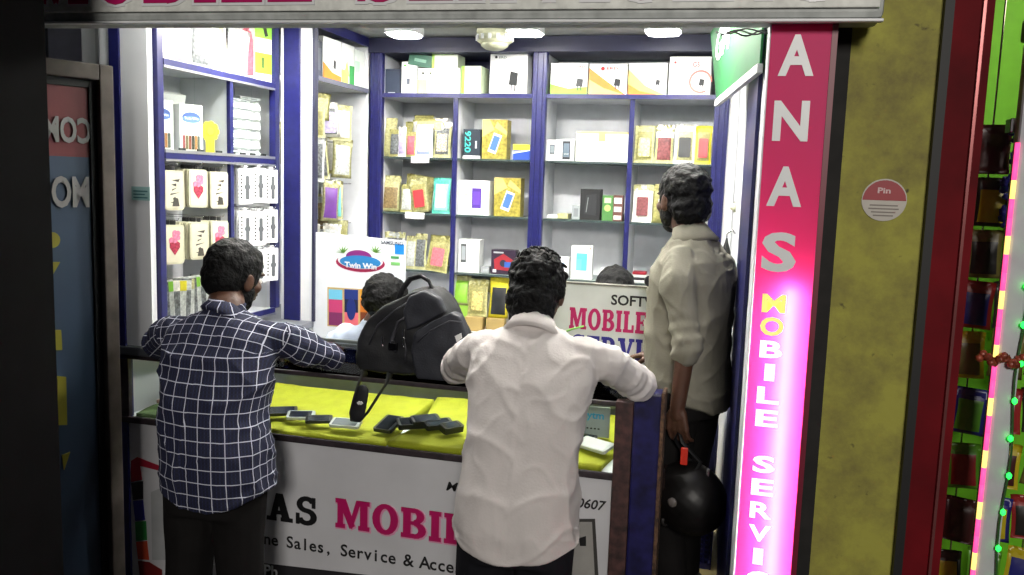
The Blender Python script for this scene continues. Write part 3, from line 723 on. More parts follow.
carton('phone_box', 580, 600, 190, 221, z2, (24, 25, 27), [('p', [(.2, .2), (.8, .15), (.8, .85), (.3, .8)], (38, 40, 43)), ('p', [(.3, .25), (.34, .25), (.42, .72), (.38, .74)], (120, 124, 124))], 'glossy black phone box on the middle shelf of the third column', .08)
carton('accessory_box', 602, 613, 196, 221.5, z2, (70, 120, 62), [('d', .5, .5, .3, (170, 206, 110)), ('r', .2, .7, .8, .9, (190, 220, 160))], 'green accessory box right of the black phone box', .06)
carton('accessory_box', 613, 622.5, 196, 222, z2, (96, 60, 54), [('r', .1, .68, .9, .9, W), ('r', .1, .36, .9, .56, (190, 190, 186)), ('r', .1, .06, .9, .22, (206, 200, 196))], 'brown box with white panels beside the green accessory box', .06)
pouch(632, 653, 185, 223, z2, wfoil, wfoil, lgold, 'white pouch with a dark red grid label left of the standing man', art=redbr)
pouch(652, 668, 184, 223, z2, gfoil, gfoil, lgold, 'gold pouch half hidden by the head of the standing man', Y=YF+.0)
pouch(668, 688, 186, 224, z2, lgold, browns, lgold, 'pouch behind the head of the standing man')
pouch(692, 711, 186, 225, z2, wfoil, redbr, wfoil, 'white pouch right of the head of the standing man', Y=YF-.01)
# row 3
pouch(405, 416, 238, 271, z3, lgold, sfoil, lgold, 'silver grey pouch right of the poster board')
pouch(414, 426, 236, 272, z3, lgold, greys, lgold, 'grey pouch between the silver one and the pink one', Y=YF-.01)
pouch(383, 404, 234, 270, z3, sfoil, greys, lgold, 'grey pouch behind the poster board')
pouch(430, 449, 233, 262, z3, gfoil, lgold, gfoil, 'gold pouch standing behind the pink cover pouch', Y=YF+.05, zoff=.03)
pouch(425, 447, 240, 276, z3, gfoil, gfoil, gfoil, 'gold pouch showing a pink phone cover, leaning at the right of its compartment', Y=YF-.045, tilt=.12, zoff=-.0, art=M('salmon cover print', (206, 108, 120), .45, vary=.2, scale=80))
carton('phone_box', 458, 479, 240, 273, z3, W, [('phone', .26, .58, .26, .56, 0, (70, 76, 76), (150, 156, 160)), ('r', .6, .5, .85, .52, (200, 120, 130))], 'white phone box with a keypad phone picture, bottom visible row', .09)
carton('adapter', 481, 489, 268, 275, z3, (150, 154, 158), [('r', .2, .3, .8, .7, SIL)], 'small grey adapter beside the white phone box', .04)
carton('phone_box', 491, 515.5, 251, 275.5, z3, (44, 30, 50), [('p', [(.15, .2), (.85, .15), (.9, .6), (.5, .85), (.12, .6)], (150, 36, 46)), ('d', .5, .46, .14, (40, 44, 60)), ('r', .08, .08, .22, .2, W), ('r', .55, .3, .95, .52, (50, 90, 170)), ('r', .1, .86, .5, .92, SIL)], 'dark box with red and blue print on the lower shelf', .07)
carton('phone_box', 555, 568.5, 260, 281, z3, W, [('d', .55, .62, .2, (110, 150, 190)), ('r', .3, .15, .7, .3, (150, 160, 170))], 'small white box left of the white box with a blue screen', .07)
carton('phone_box', 571, 592, 247.5, 281, z3, W, [('r', .24, .26, .76, .78, (90, 186, 220)), ('r', .24, .26, .5, .6, (110, 200, 228)), ('r', .85, .9, .92, .95, orange)], 'slim white phone box with a bright blue screen picture', .05)
carton('phone_box', 600, 612, 270, 282, z3, (214, 214, 214), [('r', .2, .3, .8, .5, SIL)], 'low pale box left of the hidden black hair', .07)
for i, (c_, l) in enumerate((((210, 210, 212), 'white'), ((44, 40, 46), 'black'), ((206, 206, 206), 'pale grey'), ((150, 28, 44), 'dark red'))):
    X = at(634, 275, Y=YF).x
    boxo('cable_pack', (X-.02+.004*i, YF-.01, z3+.002+i*.014), (X+.09-.01*i, YF+.06, z3+.0155+i*.014), colm(c_), .003, label='%s cable pack in the flat pile under the right shelf' % l, cat='pack', group=None)
# row 4
pouch(452, 470, 297, 326, z4, lgold, lime and M('lime wrapper', (136, 190, 60), .4, vary=.1), lgold, 'gold and lime pouch beside the backpack', Y=YF-.0, zoff=.13, d=.05)
for i in range(3):
    X = at(453, 300, Y=YF).x
    boxo('flat_pack', (X, YF+.01, z4+.16+.012*i+.0), (X+.14, YF+.12, z4+.17+.012*i), lgold if i < 2 else M('grey tin', (140, 146, 146), .3, .5), .003, label=['lower', 'middle', 'topmost grey'][i]+' flat packet in the small heap right of the backpack', cat='packet')
boxo('stock_box', (at(453, 300, Y=YF).x, YF+.0, z4+.001), (at(453, 300, Y=YF).x+.15, YF+.14, z4+.158), M('lime stock box', (150, 196, 70), .5), .004, label='lime green stock box under the flat packets right of the backpack', cat='box')
pouch(467, 487, 296, 333, z4, gfoil, gfoil, lgold, 'tall gold pouch standing between backpack and the white shirted man', Y=YF-.03, art=M('pale gold print', (206, 192, 120), .4, vary=.3, scale=90), zoff=.08)
boxo('stock_box', (at(468, 300, Y=YF).x+.0, YF-.05, z4+.001), (at(468, 300, Y=YF).x+.1, YF+.0, z4+.078), M('kraft stock box', (170, 146, 90), .6), .004, label='low brown stock box under the tall gold pouch', cat='box')
pouch(488, 508, 294, 334, z4, yelw, blkc, yelw, 'bright yellow pouch with a black cover beside the white shirted man', Y=YF-.03, hf=.26, zoff=.08)
boxo('stock_box', (at(489, 300, Y=YF).x+.0, YF-.05, z4+.001), (at(489, 300, Y=YF).x+.1, YF+.0, z4+.078), M('kraft stock box', (170, 146, 90), .6), .004, label='low brown stock box under the bright yellow pouch', cat='box')
for i, x in enumerate((484, 494, 503)):
    pouch(x, x+9, 288, 300, z4, gfoil, (lgold, gfoil, sfoil)[i], gfoil, ['left', 'middle', 'right'][i]+' small pouch at the back above the yellow pouch', Y=YF+.08, zoff=.20)
boxo('stock_box', (at(484, 300, Y=YF).x, YF+.06, z4+.001), (at(484, 300, Y=YF).x+.15, YF+.16, z4+.199), M('pale stock box', (196, 196, 190), .6), .004, label='pale stock box at the back carrying three small pouches', cat='box')
for x0, x1, y, z, l in ((411, 429, 157, z1, 'upper'), (405, 424, 218, z2, 'lower')):
    q = at(x0, y, Y=YB-.002); q1 = at(x1, y, Y=YB-.002)
    boxo('price_label', (q.x, YB-.0, z-.030), (q1.x, YB+.002, z+.004), paper, label='blank white price label on the %s left shelf edge' % l, cat='label')

# ------------------------------------------------------------------ left wall cabinet
XC = -2.125; CY0, CY1 = 2.79, 3.66
root = empty('wall_cabinet', (XC-.1, 3.2, 1.18), label='blue framed wall cabinet with sliding glass and hooks of phone covers on the left', cat='cabinet')
XBk = -2.375
put('back_panel', MB().box((XBk, CY0, 1.18), (XBk+.012, CY1, 2.54), shelfw), root)
put('frame_post', MB().box((XC-.02, CY0, 1.18), (XC+.008, CY0+.035, 2.54), blue, .003), root)
put('frame_post', MB().box((XC-.02, CY1-.04, 1.18), (XC+.012, CY1, 2.54), blue, .003), root)
YM = 3.275
put('divider', MB().box((XBk+.012, YM-.011, 1.18), (XC-.012, YM+.011, 2.215), shelfw).box((XC-.011, YM-.012, 1.18), (XC+.006, YM+.012, 2.235), blue), root)
put('side_panel', MB().box((XBk+.012, CY0, 1.18), (XC-.021, CY0+.012, 2.54), white), root)
for z in (2.235, 1.885, 1.18):
    put('shelf_board', MB().box((XBk+.012, CY0+.012, z-.018), (XC-.002, CY1-.04, z), shelfw).box((XC-.003, CY0+.035, z-.02), (XC+.01, CY1-.04, z+.003), blue)
        .box((XC-.002, CY0+.035, z-.030), (XC+.013, CY1-.04, z-.021), metalg), root)
put('track', MB().box((XC-.01, CY0+.035, 1.888), (XC+.012, CY1-.04, 1.90), metalg), root)
for a, b, dx_ in ((CY0+.036, 3.04, 0), (3.03, YM-.014, .006), (YM+.014, 3.455, 0), (3.445, CY1-.042, .006)):
    put('glass_door', MB().box((XC-.012+dx_, a, 1.901), (XC-.008+dx_, b, 2.204), glass), root)
# pouches on the top shelf of the cabinet, facing into the shop (+x)
rot90 = radians(90)
tops = [(2.84, sfoil, wfoil, .10), (2.92, wfoil, wfoil, .14), (3.01, wfoil, lilac, .13), (3.08, sfoil, wfoil, .06), (3.14, sfoil, greys, .12), (3.21, wfoil, sfoil, .08),
        (3.27, wfoil, sfoil, .05), (3.34, wfoil, lgold, .09), (3.41, sfoil, wfoil, .12), (3.46, greys, sfoil, .14), (3.52, sfoil, pinks, .10)]
words = ['first', 'second', 'third', 'fourth', 'fifth', 'sixth', 'seventh', 'eighth', 'ninth', 'tenth', 'eleventh', 'twelfth']
for i, (y, e, inn, w_) in enumerate(tops):
    me = pouch_mesh('pouch', w_, .24+.03*sin(i*2.1), .03, e, inn, e, 200+i, .12)
    put('pouch', me, loc=(XC-.06-.03*(i % 2), y, 2.238), rot=(0, .0+.12*sin(i*1.7), rot90-.35), world=False, label='shiny clear pouch, %s from the left on top of the wall cabinet' % words[i], cat='pouch')
c = MB().box((-.05, 0, 0), (.05, .05, .26), paper, .002); decals(c, -.05, 0, .1, .26, 0, [('r', 0, .14, 1, .5, (150, 206, 50)), ('phone', .45, .33, .16, .18, 0, (60, 90, 40), (60, 90, 40)), ('r', 0, .75, 1, 1, (140, 196, 70)), ('phone', .6, .88, .2, .18, .3, blkc, blkc)])
put('accessory_box', c, loc=(XC-.02, 3.575, 2.238), rot=(0, 0, rot90-.3), world=False, label='white and lime green box at the right end on top of the wall cabinet', cat='box')
# behind the left glass
for i, (y, l) in enumerate(((2.845, 'left'), (3.035, 'right'))):
    c = MB().box((-.05, 0, 0), (.05, .06, .20), paper, .002)
    decals(c, -.05, 0, .1, .20, 0, [('p', disc(.5, .74, .40, .11, 20), (60, 84, 150)), ('p', disc(.5, .70, .40, .07, 20), (90, 120, 190)), ('t', 'Twin Win', .2, .70, .05, .6, W)]+[('r', .12+k*.13, .10, .22+k*.13, .38, c2) for k, c2 in enumerate(((150, 80, 80), (110, 100, 70), (130, 70, 50), (60, 60, 50), (170, 120, 70), (90, 100, 90)))])
    put('accessory_box', c, loc=(XC-.045, y+.03, 1.888), rot=(0, 0, rot90-.45), world=False, label='white box with an oval logo, the %s of two behind glass' % l, cat='box')
c = MB().box((-.012, 0, 0), (.012, .06, .17), colm((150, 152, 156)), .002); put('accessory_box', c, loc=(XC-.06, 2.955, 1.888), rot=(0, 0, rot90-.4), world=False, label='slim grey box between the two white boxes behind glass', cat='box')
c = MB().box((-.09, 0, 0), (.09, .05, .07), paper, .002); put('accessory_box', c, loc=(XC-.13, 3.02, 2.06), rot=(.25, 0, rot90-.2), world=False, label='white box lying tilted at the back behind glass', cat='box')
boxo('support_box', (XC-.22, 2.93, 1.888), (XC-.12, 3.10, 2.058), colm((200, 202, 206)), .002, label='pale grey box at the back under the tilted one', cat='box')
fl = empty('sunflower_tag', (XC-.03, 3.17, 1.888), rz=rot90-.4, label='yellow flower shaped tag behind the left sliding glass', cat='tag')
ym_ = M('sunflower yellow', (246, 222, 30), .5, vary=0)
mb = MB()
for k in range(9):
    a = 2*pi*k/9; mb.prism([(cos(a)*.028+.016*cos(t), .1+sin(a)*.028+.016*sin(t)) for t in [2*pi*j/10 for j in range(10)]], -.002+.0002*k, .002, ym_)
put('petals', mb, fl, world=False)
put('flower_centre', MB().prism(disc(0, .1, .016), -.004, .003, orange and M('orange centre', (226, 150, 40), .5)), fl, world=False)
put('stem', MB().box((-.02, -.001, 0), (.02, .002, .075), ym_, .0008), fl, world=False)
for i, y in enumerate((2.84, 2.97, 3.09, 3.22, 3.32, 3.40, 3.48, 3.57)):
    put('price_tag', MB().box((-.018, 0, 0), (.018, .006, .022), M('dark tag', (40, 42, 44), .5), .001), loc=(XC-.018, y, 1.888), rot=(0, 0, rot90-.1), world=False, label='small dark tag, %s from the left along the glass track' % words[i], cat='tag')
# stacked flat white boxes behind the right glass
fb = MB().box((-.034, 0, 0), (.034, .09, .0135), white, .0015).box((-.026, -.0006, .005), (.012, .001, .008), colm((120, 128, 130)))
fm = fb.mesh('flat_box'); fixn(fm); n = 0
for j, y in enumerate((3.325, 3.40, 3.475, 3.55)):
    for k in range(19 if j != 1 else 18):
        o = bpy.data.objects.new('earphone_box', fm); COL.objects.link(o)
        o.location = (XC-.05-.004*((k*7+j*3) % 3), y+.0015*((k*5) % 3-1), 1.888+k*.0145); o.rotation_euler = (0, 0, rot90-.25+.03*((k*3+j) % 3-1))
        tag(o, 'slim white boxes stacked flat, %s stack from the left behind the right glass' % words[j], 'box', 'slim white boxes stacked behind the right glass, %s stack' % words[j])
# hooks with phone covers and earphone cards
clearm = M('yellowed clear cover', (206, 204, 176), .3, vary=.08, scale=30)
darkpr = M('dark drawing', (70, 66, 60), .5)
heart = M('rose heart', (176, 50, 76), .5, vary=.3, scale=120)
pinkp = M('pink petals', (222, 130, 160), .5, vary=.2, scale=90)
def cover_mesh(kind):
    mb = MB(); mb.prism(rrect(-.043, -.165, .043, -.012, .014), 0, .005, clearm)
    mb.prism(rrect(-.036, -.158, .036, -.02, .010), -.001, .001, M('cover face', (216, 212, 188), .3))
    if kind == 'heart':
        mb.prism([(0, -.13), (.022, -.10), (.022, -.083), (.011, -.076), (0, -.084), (-.011, -.076), (-.022, -.083), (-.022, -.10)], -.002, .001, heart)
        for k in range(7): mb.prism(disc(.016*sin(k*2.1), -.06+.017*cos(k*1.7), .011, n=9), -.0016-.0001*k, .001, pinkp)
    elif kind == 'drawing':
        for k in range(6):
            a = k*1.1; mb.prism([(.01*sin(a*3)-.012, -.05-.017*k), (.014+.01*cos(a*2), -.045-.017*k), (.018*cos(a), -.057-.017*k)], -.002, .001, darkpr)
        mb.prism([(-.01, -.15), (.02, -.15), (.015, -.12), (-.002, -.115)], -.002, .001, darkpr)
    mb.prism(rrect(-.006, -.012, .006, .004, .002), .001, .003, M('dark hang tab', (40, 40, 42), .5))
    me = mb.mesh('phone_cover'); fixn(me); return me
cm = {k: cover_mesh(k) for k in ('heart', 'drawing', 'plain')}
mb = MB(); mb.prism(rrect(-.036, -.155, .036, 0, .004), 0, .0025, white); 
mb.prism(rrect(.000, -.135, .017, -.03, .007), -.0022, .001, M('grey earphone print', (84, 88, 92), .5)); mb.prism(disc(.0085, -.08, .014), -.0024, .001, M('grey earphone print', (84, 88, 92), .5))
for k in range(7): mb.prism(disc(-.022, -.03-.016*k, .0042, n=8), -.002, .001, blkc)
mb.prism(rrect(-.01, .0, .01, .014, .004), 0, .0025, white)
em = mb.mesh('earphone_card'); fixn(em)
def hook_stack(y, z, n, kind, where, yaw=rot90-.38):
    h = empty('display_hook', (XBk+.012, y, z), label='metal hook holding the stack %s' % where, cat='hook')
    put('rod', MB().tube([(XBk+.013, y, z+.004), (XC+.035, y, z+.004), (XC+.04, y, z+.014)], .0022, steel, 6), h)
    me = em if kind == 'ear' else cm[kind]; nm = 'earphone_card' if kind == 'ear' else 'phone_cover'
    lw_ = 'white earphone card' if kind == 'ear' else 'clear phone cover'
    for k in range(n):
        front = k == n-1
        o = bpy.data.objects.new(nm, me if (front or kind == 'ear') else cm['plain']); COL.objects.link(o)
        o.location = (XC-.055+(.075)*k/(n-1), y+.004*sin(k*2.3), z-.002); o.rotation_euler = (.02*sin(k*1.9), 0, yaw+.02*sin(k))
        if front: tag(o, '%s%s in front, %s' % (lw_, {'heart': ' with a pink heart flower', 'drawing': ' with a dark drawing', 'plain': '', 'ear': ''}[kind], where), 'card' if kind == 'ear' else 'phone cover')
        else: tag(o, '%s behind the front one, %s' % (lw_, where), 'card' if kind == 'ear' else 'phone cover', 'cards hanging on the hook %s' % where if kind == 'ear' else 'covers hanging on the hook %s' % where)
hook_stack(2.855, 1.835, 10, 'drawing', 'left in the upper cover row')
hook_stack(3.015, 1.842, 9, 'heart', 'middle in the upper cover row')
hook_stack(3.16, 1.835, 8, 'drawing', 'right in the upper cover row')
hook_stack(2.86, 1.625, 9, 'heart', 'left in the lower cover row')
hook_stack(3.02, 1.63, 8, 'drawing', 'middle in the lower cover row')
hook_stack(3.16, 1.63, 8, 'heart', 'right in the lower cover row')
for i, y in enumerate((3.36, 3.47, 3.575)):
    hook_stack(y, 1.84+.006*(i == 1), 6, 'ear', '%s in the top earphone row' % ['left', 'middle', 'right'][i])
    hook_stack(y, 1.655-.006*(i == 1), 6, 'ear', '%s in the middle earphone row' % ['left', 'middle', 'right'][i])
    hook_stack(y, 1.475, 5, 'ear', '%s in the bottom earphone row' % ['left', 'middle', 'right'][i])
# upright tempered glass packs at the bottom of the cabinet
for i in range(14):
    y = 2.84+i*.030
    m_ = (lgold, greys, M('lime tab', (120, 180, 50), .5), wfoil, yelw, sfoil)[i % 6]
    mb = MB().box((-.005, -.06, 0), (.005, .06, .175+.012*(i % 3)), greys if i % 2 else sfoil, .002).box((-.0055, -.06, .15), (.0055, .06, .192), m_, .002)
    put('screen_guard_pack', mb, loc=(XC-.08, y, 1.183), rot=(.06*sin(i), 0, -.5), world=False, label='upright screen guard pack, one of the row at the foot of the wall cabinet', cat='pack', group='screen guard packs standing at the foot of the wall cabinet')

# ------------------------------------------------------------------ corner cabinet (open towards the shop)
XK = -1.935
root = empty('corner_cabinet', (-2.13, 4.0, 1.121), label='open corner cabinet with blue front edge left of the back shelves', cat='cabinet')
put('front_panel', MB().box((-2.108, 3.664, 1.122), (XK, 3.68, 2.54), white), root)
put('front_edge', MB().box((-2.088, 3.652, 1.122), (-2.003, 3.664, 2.54), blue, .003), root)
put('inner_edge', MB().box((XK-.006, 3.655, 1.122), (XK+.006, 3.69, 2.54), M('dark edge strip', (40, 40, 66), .5)), root)
put('back_panel', MB().box((-2.375, 3.681, 1.122), (-2.363, 4.27, 2.54), shelfw), root)
put('end_panel', MB().box((-2.362, 4.255, 1.122), (XK, 4.27, 2.54), shelfw), root)
put('shelf_board', MB().box((-2.362, 3.681, 2.262), (XK+.002, 4.254, 2.28), shelfw).box((XK+.002, 3.691, 2.260), (XK+.008, 4.26, 2.282), M('thin grey edge', (90, 92, 110), .5)), root)
put('top_rail', MB().box((XK-.01, 3.681, 2.50), (XK+.006, 4.255, 2.545), blue), root)
def cbox(y0, y1, h, face, ds, lab, d=.1, x=XK-.02, z=2.281):
    w = y1-y0; c = MB().box((-w/2, 0, 0), (w/2, d, h), colm(face), .002); decals(c, -w/2, 0, w, h, 0, ds)
    put('charger_box', c, loc=(x, (y0+y1)/2, z), rot=(0, 0, rot90), world=False, label=lab, cat='box')
cbox(3.70, 3.78, .17, (60, 64, 76), [('r', .2, .2, .8, .8, (84, 88, 100))], 'dark grey box at the left on the corner cabinet shelf')
cbox(3.79, 3.98, .20, W, [('p', [(0, 0), (1, 0), (1, .15), (.5, .2), (0, .4)], orange)]+charger(.62, .4, .7)+[('p', disc(.3, .75, .16, .1, 14), (200, 200, 204))], 'white and orange charger box on the corner cabinet shelf')
cbox(3.99, 4.13, .20, W, [('r', 0, 0, .5, .35, (206, 220, 110)), ('r', .6, 0, 1, .5, (60, 150, 80)), ('p', [(.2, .3), (.6, .2), (.4, .6)], (196, 216, 120))], 'white and green charger box, middle of the corner cabinet shelf')
cbox(4.14, 4.25, .19, (234, 240, 236), [('r', 0, .4, .5, .7, (200, 230, 210))], 'pale box at the far end of the corner cabinet shelf')
hang = [(3.76, 2.10, .11, .15, lgold, gfoil, None, 'yellow gold hanging pouch, top left'), (3.85, 2.17, .10, .13, gfoil, lgold, None, 'crumpled gold hanging pouch, top centre'),
        (3.92, 2.13, .13, .17, wfoil, greys, lilac, 'hanging pouch with a lilac cover'), (4.04, 2.13, .12, .18, lgold, wfoil, None, 'pale cream hanging pouch, top right'),
        (3.78, 1.96, .12, .22, sfoil, greys, None, 'grey hanging pouch in the second row, left'), (3.90, 1.95, .10, .20, lgold, greys, None, 'dark and cream hanging pouch in the second row, middle'),
        (4.05, 1.96, .11, .20, lgold, sfoil, None, 'pale gold hanging pouch in the second row, right'),
        (3.74, 1.74, .10, .18, sfoil, pinks, None, 'pink hanging pouch in the third row, left'), (3.98, 1.75, .11, .20, sfoil, greys, None, 'grey hanging pouch behind the purple and aqua pair'),
        (3.86, 1.745, .09, .20, lgold, M('purple wrapper', (96, 50, 130), .4, vary=.15), None, 'purple hanging pouch in the third row'), (3.95, 1.745, .10, .195, lgold, M('aqua wrapper', (110, 190, 190), .4, vary=.1), None, 'aqua hanging pouch in the third row'),
        (3.80, 1.53, .12, .17, wfoil, wfoil, None, 'white hanging packet in the fourth row, left'), (3.93, 1.53, .10, .17, wfoil, sfoil, None, 'white hanging packet in the fourth row, right'), (4.07, 1.54, .11, .16, lgold, gfoil, None, 'gold hanging pouch in the fourth row')]
hang += [(3.73, 2.02, .10, .20, lgold, greys, None, 'patterned grey hanging pouch behind the second row, left'), (3.84, 2.02, .11, .22, gfoil, sfoil, None, 'silver hanging pouch behind the second row, middle'),
         (3.97, 2.01, .12, .22, lgold, browns, None, 'brown hanging pouch behind the second row, right'), (4.12, 2.00, .10, .22, gfoil, wfoil, None, 'white hanging pouch behind the second row, far right'),
         (3.72, 1.86, .10, .20, sfoil, wfoil, None, 'white hanging pouch between the second and third rows, left'), (3.83, 1.85, .10, .20, lgold, sfoil, None, 'silver hanging pouch between the second and third rows, middle'), (3.99, 1.86, .11, .20, gfoil, greys, None, 'dark hanging pouch between the second and third rows, right'),
         (3.72, 1.62, .10, .18, lgold, lgold, None, 'pale hanging pouch between the third and fourth rows, left'), (4.04, 1.66, .10, .18, sfoil, browns, None, 'brown hanging pouch between the third and fourth rows, right'), (3.86, 1.60, .10, .16, gfoil, lgold, None, 'gold hanging pouch between the third and fourth rows, middle')]
for i, (y, z, w_, h_, e, inn, art, lab) in enumerate(hang):
    me = pouch_mesh('hanging_pouch', w_, h_, .03, e, inn, e, 300+i, .2)
    o = put('hanging_pouch', me, loc=(XK-.05-.02*(i % 3)-(.07 if i > 13 else 0)+(.03 if art or 'purple' in lab or 'aqua' in lab else 0), y, z-h_+.05), rot=(0, .08*sin(i*2.2), rot90-.75), world=False, label=lab+' of the corner cabinet', cat='pouch')
    if art: put('printed_card', MB().prism(rrect(-w_*.3, h_*.12, w_*.3, h_*.72, .01), -.019, -.012, art), parent=o, world=False)
for i, z in enumerate((2.14, 1.98, 1.77, 1.56)):
    put('hanging_rail', MB().tube([(XK-.09, 3.69, z+.01), (XK-.09, 4.25, z+.01)], .003, steel, 6), root)

# ------------------------------------------------------------------ things in the glass counter
def cloth(name, x0, x1, y0, y1, z, seed, lab, m, rise=.05, thick=.012, sx=1):
    nx, ny = 60, 26; mb = MB(); top = []; bot = []
    for j in range(ny+1):
        for i in range(nx+1):
            u, v = i/nx, j/ny; x = x0+(x1-x0)*u+(.015*sin(v*6+seed) if i in (0, nx) else 0); y = y0+(y1-y0)*v
            nz = noise.noise(V((x*5, y*9, seed)))*.010+noise.noise(V((x*14, y*18, seed+3)))*.004
            zz = z+thick+max(0, nz)+rise*max(0, v-.55)**1.5*2.4
            top.append((x, y, zz)); bot.append((x, y, z))
    n = (nx+1)*(ny+1); fs = []
    for j in range(ny):
        for i in range(nx):
            a = j*(nx+1)+i; fs.append((a, a+1, a+nx+2, a+nx+1)); fs.append((n+a+nx+1, n+a+nx+2, n+a+1, n+a))
    e = list(range(nx+1))+[j*(nx+1)+nx for j in range(1, ny+1)]+[ny*(nx+1)+i for i in range(nx-1, -1, -1)]+[j*(nx+1) for j in range(ny-1, 0, -1)]
    for k in range(len(e)): a, b = e[k], e[(k+1) % len(e)]; fs.append((b, a, n+a, n+b))
    mb.add(top+bot, fs, m, True)
    return put(name, mb, label=lab, cat='cloth')
limec = mat('lime yellow cloth', (158, 162, 26), .8, vary=.06, scale=20, bump=.5, bscale=220, sheen=.0)
ZD = .857
cloth('display_cloth', -1.92, -1.185, YC+.012, 3.28, ZD, 1, 'lime yellow cloth under the phones in the left half of the glass counter', limec)
cloth('display_cloth', -1.15, -.375, YC+.010, 3.29, ZD, 5, 'lime yellow cloth under the phones in the right half of the glass counter', limec, thick=.02)
cloth('display_cloth', -2.235, -1.995, YC+.02, 3.1, ZD, 9, 'folded green cloth in the left end window of the counter', M('faded green cloth', (104, 128, 84), .8, vary=.2), rise=0)
ppm = M('pinkish paper', (190, 160, 150), .7, vary=.2, scale=40)
boxo('paper_stack', (-2.20, YC+.10, ZD+.035), (-2.02, YC+.30, ZD+.05), ppm, .003, label='pinkish papers on the green cloth in the left end window', cat='papers')
mb = MB()
mb.T = Matrix.Translation((-2.12, YC+.26, ZD+.052)) @ Matrix.Rotation(.2, 4, 'Z') @ Matrix.Rotation(.25, 4, 'X')
for k in range(4): mb.box((-.1, -.1+.03*k, .007*k), (.09-.01*k, .06+.03*k, .007*k+.005), (paper, M('pale mint card', (170, 196, 180), .5))[k % 2], .001)
put('leaflets', mb, label='fanned pale leaflets lying in the left end window of the counter', cat='papers', kind=None)
def phone(px, py, L_, W_, rz, body, scr, lab, z=ZD+.035, th=.011, keypad=False):
    q = at(px, py, Z=z)
    y = q.y
    o = empty('mobile_phone', (q.x, y, z+.006), rz, lab, 'phone'); o.rotation_euler = (.22, 0, rz)
    put('body', MB().prism(rrect(-L_/2, -W_/2, L_/2, W_/2, .009), 0, th, body, 'xy'), o, world=False)
    put('screen', MB().prism(rrect(-L_/2+.010, -W_/2+.005, L_/2-.012, W_/2-.005, .003), th, th+.0008, scr, 'xy'), o, world=False)
    return o
dark = M('dark phone body', (26, 27, 30), .35); scrn = M('phone screen', (36, 40, 46), .08, vary=0); silv = M('silver phone body', (196, 198, 200), .3, .3)
scl = M('grey phone screen', (110, 116, 120), .15, vary=0)  # plain mid grey screen colour
phone(281, 414, .125, .06, .5, dark, scrn, 'dark phone next to the elbow of the checked shirt, leftmost on the cloth')
phone(301, 418, .105, .056, .35, silv, scrn, 'white framed phone with dark screen, second on the cloth')
phone(319, 422, .10, .05, .4, dark, scrn, 'small dark phone third on the cloth')
phone(346, 426, .115, .06, .1, silv, scl, 'silver phone under the backpack strap')
phone(389, 427, .075, .115, -.1, dark, scrn, 'dark phone standing endwise right of the strap, fourth dark one', th=.013)
phone(413, 427, .12, .06, .6, dark, scrn, 'black phone lying slantwise in the right group', th=.02)
phone(425, 424, .11, .055, .7, dark, scrn, 'black phone behind the slantwise one', z=ZD+.045, th=.02)
phone(438, 428, .11, .052, .75, dark, scrn, 'black phone second from the white shirt', th=.02)
phone(451, 432, .085, .05, .9, dark, scrn, 'black phone closest to the white shirt', th=.024)
phone(595, 448, .13, .07, -.5, silv, M('pale paper screen', (206, 210, 206), .4), 'white phone at the right end of the glass counter', z=ZD+.04)
phone(583, 442, .10, .05, -.2, dark, scrn, 'dark phone half hidden by the white shirt at the right end', z=ZD+.035, th=.016)
pay = empty('payment_stand', (0, 0, 0), label='upright payment card stand reading tm at the right end of the counter', cat='stand')
q = at(594, 437, Z=ZD+.04); pay.location = q
mb = MB().box((-.10, 0, 0), (.055, .006, .115), M('grey card stand', (150, 160, 160), .4), .002); put('card_panel', mb, pay, world=False)
mb = MB().text('paytm', -.065, .070, .028, -.0015, M('cyan print', (40, 150, 190), .4), bold=.02, width=.098); mb.text('....', -.03, .03, .03, -.0015, inkblack, bold=.01, width=.05); put('lettering', mb, pay, world=False)
put('foot', MB().box((-.09, 0.007, 0), (.045, .05, .004), M('grey card stand', (150, 160, 160), .4)), pay, world=False)
# ------------------------------------------------------------------ left foreground and neighbours
put('wall_left_near', MB().box((-2.3, 1.5, 0), (at(46, 60, Y=1.72).x, 1.72, 3.4), M('black shutter housing', (5, 5, 6), .8, vary=.3, spec=.1)), kind='structure')
q0, q1 = at(49, 40, Y=3.0), at(86, 40, Y=3.0)
put('wall_neighbour', MB().box((-3.3, 3.02, 0), (-2.42, 3.1, 3.0), M('dim grey plaster', (90, 90, 100), .8)), kind='structure')
boxo('wall_poster', (q0.x, 2.995, 1.2), (q1.x, 3.015, 2.7), M('lilac white poster', (196, 196, 214), .5), label='pale lilac poster high up behind the reversed sign', cat='poster')
boxo('rolled_banner', (at(87, 40, Y=2.96).x, 2.93, 0), (at(98, 40, Y=2.96).x, 2.99, 2.7), M('slate blue fabric', (60, 80, 100), .5), .01, label='slate blue upright banner beside the pale poster', cat='banner')

